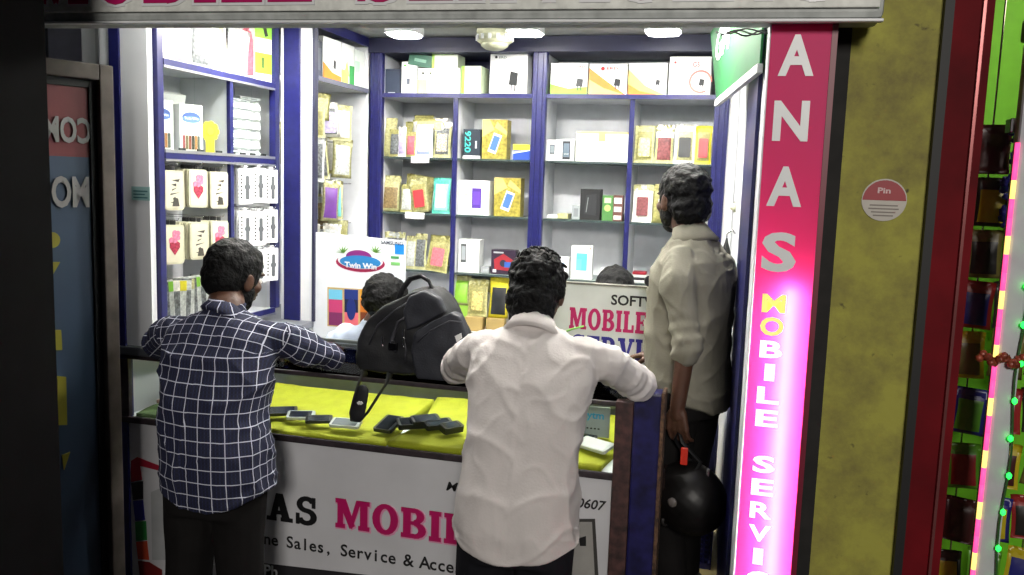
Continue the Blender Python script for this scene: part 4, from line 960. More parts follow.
PS = Plane((at(47, 58, Y=2.23).x, 2.23), (at(112, 66, Y=2.42).x, 2.42))
root = empty('reversed_sign', (-2.0, 2.36, 0), label='framed red and blue sign panel seen from behind with mirrored letters', cat='sign')
a0 = PS(112, 66)[0]-.012; zt_ = 2.15; wS = .62
frm = M('brown grey painted frame', (88, 80, 74), .7, vary=.2, scale=12)
def local(mb): mb.T = PS.T; return mb
put('frame_bar', local(MB()).box((a0-.045, -.03, 0), (a0, .02, zt_), frm, .004), root)
put('frame_bar', local(MB()).box((a0-wS, -.03, 0), (a0-wS+.06, .05, zt_), frm, .004), root)
put('frame_bar', local(MB()).box((a0-wS+.061, -.03, zt_-.05), (a0-.046, .02, zt_), frm, .004), root)
put('frame_bar', local(MB()).box((a0-wS+.061, -.03, .02), (a0-.046, .02, .08), frm, .004), root)
put('gasket', local(MB()).box((a0-.068, -.005, .081), (a0-.046, .018, zt_-.051), black).box((a0-wS+.061, -.005, zt_-.075), (a0-.069, .018, zt_-.051), black), root)
ztx = PS(80, 157)[1]
put('panel', local(MB()).box((a0-wS+.061, .003, ztx), (a0-.069, .015, zt_-.076), M('shade dimmed red film', (112, 42, 46), .5)).box((a0-wS+.061, .003, .3), (a0-.069, .015, ztx), M('shade dimmed blue film', (52, 70, 92), .5, vary=.1, scale=3))
    .box((a0-wS+.061, .003, .081), (a0-.069, .015, .3), M('shade dimmed grey film', (70, 78, 88), .5)), root)  # film colours dimmed to imitate the shadow the sign stands in
txm = M('grey white film', (140, 138, 138), .5)
mb = local(MB())
q = PS(92, 143); q2 = PS(92, 117); mb.text('COM', q[0]-.002, q[1], q2[1]-q[1]-.004, -.002, txm, bold=.03, mirror=True, w=.60)
put('mirrored_lettering', mb, root); mb = local(MB())
q = PS(91, 206); q2 = PS(91, 175); mb.text('MOB', q[0]-.002, q[1], q2[1]-q[1]-.004, -.002, txm, bold=.03, mirror=True, w=.58)
put('mirrored_lettering', mb, root); mb = local(MB())
yl = M('yellow film', (140, 134, 40), .5)
for x, y, r1, r2 in ((52, 240, 8, 8), (60, 375, 0, 0)):
    if r1: mb.prism([PS(x+r1*cos(t*pi/8), y+r2*sin(t*pi/8)) for t in range(16)], -.002, .003, yl)
for pts in (((50, 262), (60, 262), (52, 276)), ((54, 330), (61, 330), (62, 350), (54, 350)), ((57, 376), (66, 377), (67, 425), (58, 425)), ((62, 455), (70, 452), (64, 470))):
    put('yellow_mark', local(MB()).prism([PS(*p) for p in pts], -.002, .003, yl), root)
put('yellow_mark', mb, root)

# round sticker and switch knob
q = at(884, 200, Y=2.449)
root = empty('round_sticker', (q.x, 2.449, q.z-.06), label='round red and white sticker on the yellow wall', cat='sticker')
put('disc', MB().prism(disc(q.x, q.z, .056, n=40), 2.4465, 2.4495, M('sticker white', (186, 180, 170), .5)), root)
mb = MB().prism(disc(q.x, q.z-.003, .054, .055, 30, 2, 178), 2.4455, 2.447, M('sticker red', (150, 22, 36), .5))
mb.text('Pin', q.x-.018, q.z+.018, .015, 2.4445, M('sticker print', (210, 180, 180), .5), bold=.03, width=.032)
for k, w_ in enumerate((.07, .075, .06, .05)): mb.box((q.x-w_/2, 2.4455, q.z-.016-.009*k), (q.x+w_/2, 2.4468, q.z-.0125-.009*k), M('sticker grey print', (120, 112, 104), .5))
put('print', mb, root)
q = at(728, 207, X=wallX(3.95)-.004)
put('round_switch', MB().lathe([(.022, 0), (.022, .008), (.014, .012), (.012, .022), (.002, .024)], cream, 20, (wallX(3.93)-.001, 3.93, at(728, 207, Y=3.93).z), Matrix.Rotation(-pi/2, 3, 'Y')), label='small cream round switch on the white right wall', cat='switch')

# ------------------------------------------------------------------ neighbouring shop on the right
put('wall_red', MB().box((.50, 2.47, 0), (.602, 2.9, 3.2), mat('dark red panel', (104, 10, 20), .7, vary=.25, scale=4, spec=.15)), kind='structure')
put('trim_5', MB().box((.572, 2.455, 0), (.579, 2.469, 3.2), M('reddish chrome trim', (150, 90, 90), .25, .7)), kind='structure')
put('wall_green', MB().box((.5, 3.6, 0), (2.2, 3.66, 3.0), M('bright green wall', (110, 190, 20), .6)), kind='structure')
put('wall_far_right', MB().box((1.5, 2.5, 0), (1.56, 3.6, 3.0), M('bright green wall', (110, 190, 20), .6)), kind='structure')
put('floor', MB().box((.61, 2.75, 0), (1.5, 3.6, .12), tile), kind='structure')
root = empty('light_column', (.70, 2.62, .0), label='white upright tube fitting with a pink glowing strip at the right edge', cat='light')
milky = M('milky plastic tube', (196, 198, 204), .25)
qa = at(1014, 60, Y=2.62); xx = qa.x+.055
put('housing', MB().box((xx-.028, 2.60, 0), (xx+.034, 2.66, 2.24), milky, .012), root)
put('end_cap', MB().box((xx-.034, 2.594, 2.24), (xx+.040, 2.666, 2.30), M('dark cap', (40, 38, 36), .4), .008), root)
put('bracket', MB().box((xx-.034, 2.666, 2.0), (xx+.04, 2.72, 2.04), steel, .004), root)
pinkE = mat('pink lit strip', (255, 90, 150), emit=(255, 70, 140), es=1.6, vary=0); yelE = mat('yellow lit strip', (255, 220, 120), emit=(255, 210, 110), es=1.8, vary=0)
mb = MB(); z = .05; k = 0
while z < 1.95:
    mb.tube([(xx-.031, 2.598, z), (xx-.031, 2.598, z+.05)], .0065, (pinkE, pinkE, yelE)[k % 3], 8); z += .0505; k += 1
put('glowing_strip', mb, root)
gr = empty('light_string', (xx+.08, 2.60, .6), label='string of small green lights hanging beside the white tube fitting', cat='lights')
gE = mat('green lit bulb', (90, 255, 120), emit=(20, 255, 70), es=3.5, vary=0)
put('wire', MB().tube([(xx+.026+.006*sin(i), 2.590, .55+i*.07) for i in range(24)], .003, M('green wire', (40, 90, 40), .5), 6), gr)
for i in range(14):
    put('bulb', MB().lathe([(.001, -.010), (.007, -.004), (.007, .004), (.001, .010)], gE, 10, (xx+.026+.004*sin(i*2), 2.582, .62+i*.107)), gr)
copper = M('copper red garland', (150, 70, 50), .4, .2, vary=.3, scale=80, bump=.5)
mb = MB()
zc = at(1000, 360, Y=2.58).z
for i in range(26):
    x = xx-.075+i*.010
    mb.lathe([(.001, -.012), (.011, -.005), (.012, .005), (.001, .012)], copper, 8, (x, 2.583+.008*sin(i*2), zc+.012*sin(i*1.3)), Euler((i*.9, i*1.7, 0)).to_matrix())
mb.tube([(xx-.08, 2.585, zc), (xx+.2, 2.585, zc)], .006, copper, 8)
put('garland', mb, label='reddish tinsel garland wound round the white tube fitting', cat='garland')
cols = [((70, 30, 30), 'dark red'), ((190, 170, 30), 'yellow'), ((40, 36, 34), 'black'), ((40, 40, 120), 'blue'), ((120, 110, 60), 'olive'), ((90, 150, 40), 'green'), ((150, 40, 40), 'red')]
n = 0; seen = {}
rowz = [2.02, 1.86, 1.70, 1.54, 1.38, 1.2, 1.02, .84, .66]
for r_i, z in enumerate(rowz):
    for c_i in range(3):
        cc, cn = cols[(r_i*2+c_i*3) % 7]
        x = .745+c_i*.12+.012*sin(r_i*1.3); y = 2.92+.05*c_i
        me = pouch_mesh('hanging_packet', .10, .15, .02, colm(cc, .35), colm(cols[(r_i+c_i) % 7][0], .35), colm(cc, .35), 500+n, .25)
        put('hanging_packet', me, loc=(x, y, z-.13), rot=(0, .1*sin(n), -.15), world=False, cat='packet',
            label='%s packet in the %s row from the top, %s column of the right shop' % (cn, words[r_i], ['left', 'middle', 'right'][c_i])); n += 1
for c_i in range(3):
    mb = MB().tube([(.745+c_i*.12, 2.945+.05*c_i, .3), (.745+c_i*.12, 2.945+.05*c_i, 2.9)], .003, steel, 6)
    put('hanging_wire', mb, label='thin upright wire carrying packets, %s of three in the right shop' % ['left', 'middle', 'right'][c_i], cat='wire')
bf = M('violet blue petals', (58, 52, 160), .6, vary=.3)
for i in range(4):
    mb = MB(); x, z = .80+.012*sin(i*2), 2.02-.085*i
    for k in range(12):
        a = k*2.4; mb.lathe([(.001, -.014), (.015, 0), (.001, .014)], bf, 7, (x+.024*cos(a), 2.86+.008*sin(k), z+.03*sin(a)), Euler((k, k*1.3, 0)).to_matrix())
    put('flower_bunch', mb, label='violet blue artificial flower bunch, %s from the top in the right shop' % words[i], cat='flowers')

# ------------------------------------------------------------------ people
def ell(mb, c, r, R=None, n=14):
    vs = []; fs = []; m_ = n//2
    for i in range(1, m_):
        t = pi*i/m_
        for j in range(n):
            p = 2*pi*j/n; v = V((r[0]*sin(t)*cos(p), r[1]*sin(t)*sin(p), r[2]*cos(t)))
            vs.append(v)
    vs += [V((0, 0, r[2])), V((0, 0, -r[2]))]; a, b = len(vs)-2, len(vs)-1
    for i in range(m_-2):
        for j in range(n): fs.append((i*n+j, (i+1)*n+j, (i+1)*n+(j+1) % n, i*n+(j+1) % n))
    for j in range(n): fs.append((a, j, (j+1) % n)); fs.append((b, (m_-2)*n+(j+1) % n, (m_-2)*n+j))
    if R: vs = [R @ v for v in vs]
    c = V(c); mb.add([tuple(v+c) for v in vs], fs, skin, True)
def cap(mb, p, q, r0, r1):
    p, q = V(p), V(q); ell(mb, p, (r0,)*3); ell(mb, q, (r1,)*3); mb.tube([p, q], [r0, r1], skin, 14)
def loft(mb, rings, n=28):
    """rings: (x, y, z, half width, half depth, yaw, exponent)"""
    vs = []; fs = []
    for x, y, z, a, b, yaw in rings:
        for j in range(n):
            t = 2*pi*j/n; c, s_ = cos(t), sin(t); e = .8
            px = a*math.copysign(abs(c)**e, c); py = b*math.copysign(abs(s_)**e, s_)
            vs.append((x+px*cos(yaw)-py*sin(yaw), y+px*sin(yaw)+py*cos(yaw), z))
    k = len(rings)
    for i in range(k-1):
        for j in range(n): fs.append((i*n+j, i*n+(j+1) % n, (i+1)*n+(j+1) % n, (i+1)*n+j))
    fs += [list(range(n-1, -1, -1)), [(k-1)*n+j for j in range(n)]]
    mb.add(vs, fs, skin)
def blob(mb, voxel, smooth, mt, disp=None):
    mb.mats = [mt]; mb.mi = [0]*len(mb.f)
    me = mb.mesh('b'); fixn(me)
    o = bpy.data.objects.new('b', me); COL.objects.link(o)
    r = o.modifiers.new('r', 'REMESH'); r.mode = 'VOXEL'; r.voxel_size = voxel
    if smooth: s_ = o.modifiers.new('s', 'SMOOTH'); s_.iterations = smooth; s_.factor = .5
    dg = bpy.context.evaluated_depsgraph_get(); dg.update()
    out = bpy.data.meshes.new_from_object(o.evaluated_get(dg))
    bpy.data.objects.remove(o)
    out.materials.clear(); out.materials.append(mt)
    if disp:
        vn = [(v.co.copy(), v.normal.copy()) for v in out.vertices]; flatco = []
        for p, n_ in vn:
            q = p+n_*disp(p, n_); flatco += [q.x, q.y, q.z]
        out.vertices.foreach_set('co', flatco)
    out.polygons.foreach_set('use_smooth', [True]*len(out.polygons)); out.update()
    return out
def lookR(yaw, pitch=0, roll=0):
    """local +y is the facing direction; yaw to the left (counterclockwise), pitch down"""
    return Matrix.Rotation(yaw, 3, 'Z') @ Matrix.Rotation(-pitch, 3, 'X') @ Matrix.Rotation(roll, 3, 'Y')
def hand(mb, w, d, up, side, curl=.5, s=1.0):
    """w wrist, d direction of the fingers, up = back of the hand, side = +1/-1 thumb side"""
    w, d, up = V(w), V(d).normalized(), V(up); up = (up-d*up.dot(d)).normalized(); l = d.cross(up)*side
    cap(mb, w, w+d*.03*s, .026*s, .022*s)
    for k in range(4):
        off = (k-1.5)*.0215*s; base = w+d*.078*s+l*(-off)
        cap(mb, w+d*.02*s+l*(-off*.6), base, .014*s, .0105*s)
        L_ = (.040, .046, .043, .034)[k]*s; dd = d.copy(); p = base
        for j, f_ in enumerate((1, .62, .48)):
            ca = curl*(.7+.25*j); dd = (dd*cos(ca)-up*sin(ca)).normalized()
            q = p+dd*L_*f_; cap(mb, p, q, (.0088-.0008*j)*s, (.0082-.0008*j)*s); p = q
    p = w+d*.025*s+l*.022*s
    t1 = (d*.6+l*.7-up*.35).normalized(); q = p+t1*.04*s; cap(mb, p, q, .0135*s, .0105*s)
    t2 = (d*.85+l*.1-up*.5).normalized(); cap(mb, q, q+t2*.03*s, .010*s, .0085*s)
def head(mb, c, R, neck, s=1.0):
    P_ = lambda x, y, z: V(c)+R @ V((x*s, y*s, z*s))
    def e(x, y, z, a, b, d): ell(mb, P_(x, y, z), (a*s, b*s, d*s), R)
    e(0, -.012, .022, .074, .092, .088); e(0, .028, -.03, .060, .062, .075); e(0, .045, -.078, .036, .036, .030); e(0, .016, -.062, .056, .05, .042)
    e(0, .092, -.020, .012, .018, .018); e(0, .085, .004, .009, .012, .025); e(0, .084, -.056, .023, .012, .006); e(0, .083, -.064, .02, .012, .006)
    e(0, .078, .024, .05, .014, .010)
    for sx in (-1, 1):
        e(sx*.077, -.006, -.012, .009, .020, .031); e(sx*.081, -.012, .004, .006, .014, .016); e(sx*.037, .055, -.022, .024, .024, .022)
    cap(mb, P_(0, -.022, -.055), V(neck), .053*s, .060*s)
def person(label, feet, hips, knees, sh, el, wr, hd, hR, neck, rings, shirt, trouser, sleeve, hands, seed, shoe=True, shade=None, beard=False, hair_amp=.008, hs=1.0, hem=None, wr_amt=1.0, plaid=None, voxel=.0065, hair_low=0.0):
    root = empty('person', (sum(f[0] for f in feet)/2, sum(f[1] for f in feet)/2, min(f[2] for f in feet)), label=label, cat='person')
    b = MB(); head(b, hd, hR, neck, hs)
    loft(b, [(x, y, z, a*.84, d*.80, w_) for x, y, z, a, d, w_ in rings])
    for k in range(2):
        s0 = V(sh[k])+(V(neck)-V(sh[k]))*.22-V((0, 0, .026)); cap(b, s0, V(sh[k]).lerp(V(el[k]), .3), .040, .038); cap(b, V(sh[k]).lerp(V(el[k]), .3), el[k], .038, .033); cap(b, el[k], wr[k], .034, .026); hand(b, wr[k], *hands[k])
        cap(b, hips[k], knees[k], .078, .052); cap(b, knees[k], V(feet[k])+V((0, 0, .08)), .052, .036)
    body = put('body', blob(b, voxel*.8, 2, skin), root)
    for sx in (-1, 1):
        c = V(hd)+hR @ V((sx*.031*hs, .0745*hs, -.002)); e_ = MB(); ell(e_, c, (.0105,)*3); e_.mats = [M('eye white', (220, 216, 210), .2)]; me = e_.mesh('eye')
        put('eye', me, body)
        e_ = MB(); ell(e_, c+hR @ V((0, .0085, 0)), (.006, .005, .006)); e_.mats = [blackgloss]; put('iris', e_.mesh('iris'), body)
    # shirt
    s_ = MB(); loft(s_, list(rings)+[(neck[0], neck[1], rings[-1][2]+.022, .062, .060, rings[-1][5])])
    for k in range(2):
        cap(s_, V(sh[k])+(V(neck)-V(sh[k]))*.22-V((0, 0, .022)), V(sh[k]).lerp(V(el[k]), .3), .058, .062); cap(s_, V(sh[k]).lerp(V(el[k]), .3), el[k], .062, .053)
        if sleeve > .5: cap(s_, el[k], V(el[k]).lerp(V(wr[k]), .92), .051, .038)
        else: cap(s_, V(el[k]), V(el[k]).lerp(V(wr[k]), .12), .058, .055)
    c0 = V(rings[len(rings)//2][:3]); zh = rings[0][2]
    def dsp(p, n):
        rg_ = lambda q: max(0, 1-abs(noise.noise(q))*3.2)**2
        sg_ = 1 if p.x > c0.x else -1
        f = noise.noise(V((p.x*8+seed, p.y*8, p.z*3.2)))*.008
        f += rg_(V((p.x*6+sg_*p.z*2.5+seed, p.y*6, p.z*3.0)))*.0075+rg_(V((p.x*5+seed*2, p.y*7, p.z*9-sg_*p.x*6)))*.0060*wr_amt+rg_(V((p.x*15+seed, p.y*15, p.z*10)))*.0025-.004
        # radiating folds under the arms
        for k in range(2):
            d = (p-V(sh[k])); r = d.length
            if r < .30: f += .0032*sin(atan2(d.z, d.x)*9+r*18+seed)*(1-r/.30)*min(1, max(0, r-.07)/.07)
        for k in range(2):
            d = (p-V(el[k])).length
            if d < .14: f += .004*sin((p-V(el[k])).dot((V(sh[k])-V(el[k])).normalized())*150)*(1-d/.14)
        return f
    me = blob(s_, voxel, 4, shirt, dsp)
    for v in me.vertices:       # tails longer than the sides
        if v.co.z < zh+.10:
            d = V((v.co.x-rings[0][0], v.co.y-rings[0][1])); e_ = (d.x*cos(rings[0][5])+d.y*sin(rings[0][5]))/rings[0][3]
            v.co.z += .05*min(1, e_*e_)*(1-(v.co.z-zh)/.10)
    if plaid:
        uv = me.uv_layers.new(name='cloth'); 
        def cy(z):
            if z <= rings[0][2]: return rings[0]
            for a_, b_ in zip(rings, rings[1:]):
                if z <= b_[2]:
                    t_ = (z-a_[2])/(b_[2]-a_[2]); return tuple(p_+(q_-p_)*t_ for p_, q_ in zip(a_, b_))
            return rings[-1]
        segs = [(V(sh[k]), V(el[k]), k, 0) for k in range(2)]+([(V(el[k]), V(wr[k]), k, 1) for k in range(2)] if sleeve > .5 else [])
        for pl in me.polygons:
            c = pl.center; best = None
            for a, bq, k, j in segs:
                t = (c-a).dot(bq-a)/(bq-a).length_squared
                dist = (c-(a+(bq-a)*max(0, min(1, t)))).length
                if (j == 1 and t > 0 and dist < .075) or (j == 0 and t > .10 and dist < .085 and (abs(c.x-a.x) > .02) and (c.x-a.x)*(a.x-c0.x) > 0):
                    if best is None or dist < best[0]: best = (dist, a, bq, k, j)
            for li in pl.loop_indices:
                p = me.vertices[me.loops[li].vertex_index].co
                if best:
                    a, bq = best[1], best[2]; ax = (bq-a).normalized(); o1 = V((0, 0, 1)); o1 = (o1-ax*o1.dot(ax)).normalized(); o2 = ax.cross(o1)
                    d = p-a; u = atan2(d.dot(o2), d.dot(o1))*.060; v = d.dot(ax)+.3*best[4]+.01
                else:
                    ci = cy(min(p.z, 1.24)); dx, dy = p.x-ci[0], p.y-ci[1]; u = atan2(dx/ci[3], -dy/ci[4])*.17 if abs(dx) > .0 else 0; v = p.z
                    if p.z >= 1.24: u = dx*1.02; v = 1.24+(p.z-1.24)+max(0, dy+ci[4])*.6
                    else:
                        w_ = max(0, (p.z-1.12)/.12); u = u*(1-w_)+dx*1.02*w_
                uv.data[li].uv = (u, v)
    so = put('shirt', me, root)
    # collar
    cb = MB(); n = 28; vs = []; up = (V(hd)-V(neck)).normalized(); X_ = hR.col[0]; Y_ = up.cross(X_)*-1
    prof = ((.055, -.04), (.055, .016), (.060, .022), (.073, -.010), (.090, -.042), (.080, -.052))
    for rr_, zz in prof:
        for j in range(n): t = 2*pi*j/n; vs.append(tuple(V(neck)+X_*(rr_*cos(t))+Y_*(rr_*sin(t)*.95)+up*(zz+.014-.012*(.5+.5*sin(t)))))
    fs = [((i*n+j), (i*n+(j+1) % n), (((i+1) % 6)*n+(j+1) % n), (((i+1) % 6)*n+j)) for i in range(6) for j in range(n)]
    cb.add(vs, fs, shade or shirt, True); cme = cb.mesh('collar')
    if plaid:
        uv = cme.uv_layers.new(name='cloth')
        for pl in cme.polygons:
            for li in pl.loop_indices:
                p = me and cme.vertices[cme.loops[li].vertex_index].co; d = p-V(neck); uv.data[li].uv = (atan2(d.x, -d.y)*.075, p.z)
    put('collar', cme, so)
    # trousers
    t_ = MB(); r0_ = rings[0]; r1_ = rings[1]
    hz = (V(hips[0])+V(hips[1]))/2
    loft(t_, [(hz.x, hz.y, hz.z-.07, .165, .115, r0_[5]), (hz.x, hz.y, hz.z+.0, .168, .120, r0_[5]), ((hz.x+r1_[0])/2, (hz.y+r1_[1])/2, hz.z+.10, .155, .105, r0_[5]), (r1_[0], r1_[1], hz.z+.17, .14, .095, r0_[5])])
    for k in range(2): cap(t_, hips[k], knees[k], .094, .070); cap(t_, knees[k], V(feet[k])+V((0, 0, .07)), .068, .062)
    put('trousers', blob(t_, voxel*1.2, 4, trouser, lambda p, n: noise.noise(V((p.x*10, p.y*10+seed, p.z*6)))*.008), root)
    for k in range(2):
        f = V(feet[k]); yw = r0_[5]; d = Matrix.Rotation(yw, 3, 'Z') @ V((0, 1, 0)); sh_ = MB()
        cap(sh_, f-d*.045+V((0, 0, .045)), f+d*.03+V((0, 0, .045)), .040, .044); cap(sh_, f+d*.03+V((0, 0, .038)), f+d*.15+V((0, 0, .030)), .042, .030)
        put('shoe', blob(sh_, .006, 3, M('black shoe leather', (24, 22, 22), .4)), root)
    # hair
    h_ = MB(); P_ = lambda x, y, z: V(hd)+hR @ V((x*hs, y*hs, z*hs))
    for x, y, z, a, d, e in ((0, -.020, .034, .084, .100, .090), (0, -.052, -.012-hair_low*.5, .077, .064, .070+hair_low*.4), (0, .022, .072, .064, .048, .036), (-.045, -.01, .01, .038, .060, .055), (.045, -.01, .01, .038, .060, .055)):
        ell(h_, P_(x, y, z), (a*hs, d*hs, e*hs), hR, 20)
    def hd_(p, n):
        q = p*38; return hair_amp*(noise.noise(q+V((seed, 0, 0)))*1.1+noise.noise(q*2.3)*.55)+hair_amp*.15
    put('hair', blob(h_, .0045, 2, hairm, hd_), body)
    if hair_amp > .009:
        c_ = MB(); rnd = random.Random(seed)
        for i in range(46):
            th = rnd.uniform(0, 2*pi); ph = rnd.uniform(0, 1.0); n_ = V((sin(ph)*cos(th), sin(ph)*sin(th), cos(ph)))
            if n_.y > .55 and n_.z < .5: continue
            p0 = P_(n_.x*.084, n_.y*.10-.02, n_.z*.09+.032); ax = (hR @ n_); t1 = ax.orthogonal().normalized(); t2 = ax.cross(t1); a0_ = rnd.uniform(0, 6.3); r_c = rnd.uniform(.008, .015)
            pts = []
            for j in range(7):
                a = a0_+j*.55; pts.append(p0+(t1*cos(a)+t2*sin(a))*r_c+ax*(.002+.008*sin(j/6*pi))-(t1*cos(a0_)+t2*sin(a0_))*r_c)
            c_.tube(pts, [.003, .0036, .0036, .0034, .003, .0022, .001], hairm, 6)
        put('curls', c_, body)
    if beard:
        b_ = MB()
        for x, y, z, a, d, e in ((0, .044, -.080, .040, .038, .034), (-.046, .020, -.05, .018, .035, .045), (.046, .020, -.05, .018, .035, .045), (0, .086, -.047, .026, .010, .006)):
            ell(b_, P_(x, y, z), (a*hs, d*hs, e*hs), hR)
        put('beard', blob(b_, .0045, 1, hairm, lambda p, n: .003*noise.noise(p*60)), body)
    return root

def fabric(name, col, vary=.05, weave=.25, rough=.85): return mat(name, col, rough, vary=vary, scale=9, bump=weave*.35, bscale=150, sheen=.0, spec=.2)
whiteshirt = fabric('white cotton', (206, 200, 198), .03, .35)
khaki = fabric('pale khaki cotton', (128, 125, 112), .06, .4)
darkden = fabric('dark trouser cloth', (22, 22, 28), .2)
blacktr = fabric('black trouser cloth', (18, 16, 16), .2)
plaidm = bpy.data.materials.new('navy windowpane check'); plaidm.use_nodes = True
nt = plaidm.node_tree; N = nt.nodes; L = nt.links; bs = N['Principled BSDF']; bs.inputs['Roughness'].default_value = .85
uvn = N.new('ShaderNodeUVMap'); uvn.uv_map = 'cloth'; sx = N.new('ShaderNodeSeparateXYZ'); L.new(uvn.outputs[0], sx.inputs[0])
def stripe(out, per, wd, off=0):
    a = N.new('ShaderNodeMath'); a.operation = 'MULTIPLY_ADD'; a.inputs[1].default_value = 1/per; a.inputs[2].default_value = off; L.new(out, a.inputs[0])
    b = N.new('ShaderNodeMath'); b.operation = 'FRACT'; L.new(a.outputs[0], b.inputs[0])
    c = N.new('ShaderNodeMath'); c.operation = 'LESS_THAN'; c.inputs[1].default_value = wd; L.new(b.outputs[0], c.inputs[0]); return c.outputs[0]
def mixn(f, a, b):
    m_ = N.new('ShaderNodeMix'); m_.data_type = 'RGBA'; L.new(f, m_.inputs[0])
    (L.new(a, m_.inputs[6]) if not isinstance(a, tuple) else setattr(m_.inputs[6], 'default_value', a)); m_.inputs[7].default_value = b; return m_.outputs[2]
s1 = stripe(sx.outputs[0], .041, .068, .5); s2 = stripe(sx.outputs[1], .041, .068); s3 = stripe(sx.outputs[0], .0108, .35); s4 = stripe(sx.outputs[1], .0108, .35)
mxm = N.new('ShaderNodeMath'); mxm.operation = 'MAXIMUM'; L.new(s1, mxm.inputs[0]); L.new(s2, mxm.inputs[1])
c1 = mixn(s3, rgb(14, 17, 40), rgb(26, 32, 66)); c2 = mixn(s4, c1, rgb(18, 22, 52)); c3 = mixn(mxm.outputs[0], c2, rgb(188, 190, 206))
L.new(c3, bs.inputs['Base Color'])

# man in the white shirt, leaning on the counter
cx = -.57
person('person in a loose white shirt leaning with both elbows on the glass counter, back turned',
    feet=[(cx-.10, 2.16, 0), (cx+.10, 2.20, 0)], hips=[(cx-.085, 2.33, .80), (cx+.085, 2.33, .80)], knees=[(cx-.10, 2.30, .42), (cx+.10, 2.32, .42)],
    sh=[(cx-.185, 2.475, 1.305), (cx+.185, 2.475, 1.315)], el=[(-.885, 2.685, 1.185), (-.275, 2.70, 1.190)], wr=[(-.76, 2.93, 1.155), (-.42, 2.93, 1.155)],
    hd=(-.592, 2.60, 1.478), hR=lookR(-.08, .30, .0), neck=(-.583, 2.512, 1.385),
    rings=[(cx+.003, 2.335, .742, .186, .140, 0), (cx, 2.335, .82, .184, .142, 0), (cx, 2.345, .92, .176, .135, 0), (cx, 2.375, 1.03, .170, .125, 0), (cx, 2.41, 1.14, .180, .125, 0), (cx, 2.45, 1.24, .196, .118, 0), (cx, 2.475, 1.31, .188, .10, 0), (cx-.005, 2.49, 1.352, .13, .080, 0), (-.58, 2.505, 1.382, .066, .062, 0)],
    shirt=whiteshirt, trouser=darkden, sleeve=0, hands=[((.5, .7, -.1), (0, 0, 1), 1, .45), ((-.5, .7, -.1), (0, 0, 1), -1, .45)], seed=3, hair_amp=.0095, hair_low=.05, hs=1.04)
# man in the checked shirt
lx = -1.585
person('person in a navy white-checked shirt leaning on the left of the counter',
    feet=[(lx-.09, 2.18, 0), (lx+.11, 2.22, 0)], hips=[(lx-.085, 2.34, .80), (lx+.085, 2.34, .80)], knees=[(lx-.09, 2.31, .42), (lx+.10, 2.32, .42)],
    sh=[(-1.845, 2.49, 1.275), (-1.462, 2.48, 1.285)], el=[(-1.985, 2.60, 1.195), (-1.372, 2.715, 1.178)], wr=[(-1.82, 2.90, 1.155), (-1.58, 2.90, 1.155)],
    hd=(-1.672, 2.60, 1.462), hR=lookR(-.30, .25, .06), neck=(-1.655, 2.515, 1.362),
    rings=[(lx+.01, 2.345, .765, .184, .142, 0), (lx+.005, 2.345, .86, .182, .142, 0), (lx-.005, 2.355, .95, .180, .137, 0), (-1.615, 2.385, 1.05, .180, .130, 0), (-1.63, 2.42, 1.14, .196, .128, 0), (-1.643, 2.455, 1.22, .204, .120, 0), (-1.65, 2.48, 1.29, .192, .10, 0), (-1.652, 2.495, 1.335, .13, .080, 0), (-1.655, 2.51, 1.360, .066, .062, 0)],
    shirt=plaidm, trouser=blacktr, sleeve=1, hands=[((.5, .7, -.1), (0, 0, 1), 1, .45), ((-.5, .7, -.1), (0, 0, 1), -1, .45)], seed=9, beard=True, hair_amp=.004, hs=1.06, plaid=True)
# man in the khaki shirt standing inside, looking at the shelves
yw = radians(68)
def rp(x, y, z, c=(-.131, 3.055)):   # body frame: x right, y forward
    return (c[0]+x*cos(yw)-y*sin(yw), c[1]+x*sin(yw)+y*cos(yw), z)
rg = lambda z, a, b, dy=0: (*rp(0, dy, z), a, b, yw)
KH = person('person in a khaki shirt with rolled sleeves standing at the right',
    feet=[rp(-.09, -.03, FL), rp(.10, .02, FL)], hips=[rp(-.085, 0, 1.09), rp(.085, 0, 1.09)], knees=[rp(-.09, .03, .70), rp(.10, .03, .70)],
    sh=[rp(-.180, -.01, 1.575), rp(.175, -.005, 1.575)], el=[rp(-.215, -.085, 1.31), rp(.20, .02, 1.30)], wr=[rp(-.215, -.065, 1.09), rp(.11, .17, 1.19)],
    hd=(-.194, 3.10, 1.775), hR=lookR(radians(42), .06), neck=rp(0, .02, 1.655),
    rings=[rg(1.035, .165, .140, -.005), rg(1.10, .168, .142), rg(1.20, .168, .138, .01), rg(1.30, .170, .142, .01), rg(1.40, .178, .140, .01), rg(1.50, .192, .138, .005), rg(1.57, .182, .115), rg(1.61, .12, .088, .005), rg(1.65, .066, .064, .012)],
    shirt=khaki, trouser=blacktr, sleeve=0, hands=[((0.05, 0.0, -1), rp(-1, 0, 0, (0, 0)), 1, .75), ((-.8, .25, -.15), (0, 0, 1), -1, .3)], seed=17, beard=True, hair_amp=.006, hs=1.03, hair_low=.02)
mb = MB(); ell(mb, rp(-.128, .112, 1.49), (.016, .010, .020)); mb.mats = [M('dark pen cap', (30, 30, 34), .4)]
put('pocket_pen', mb, KH, label='dark clip at the chest pocket')
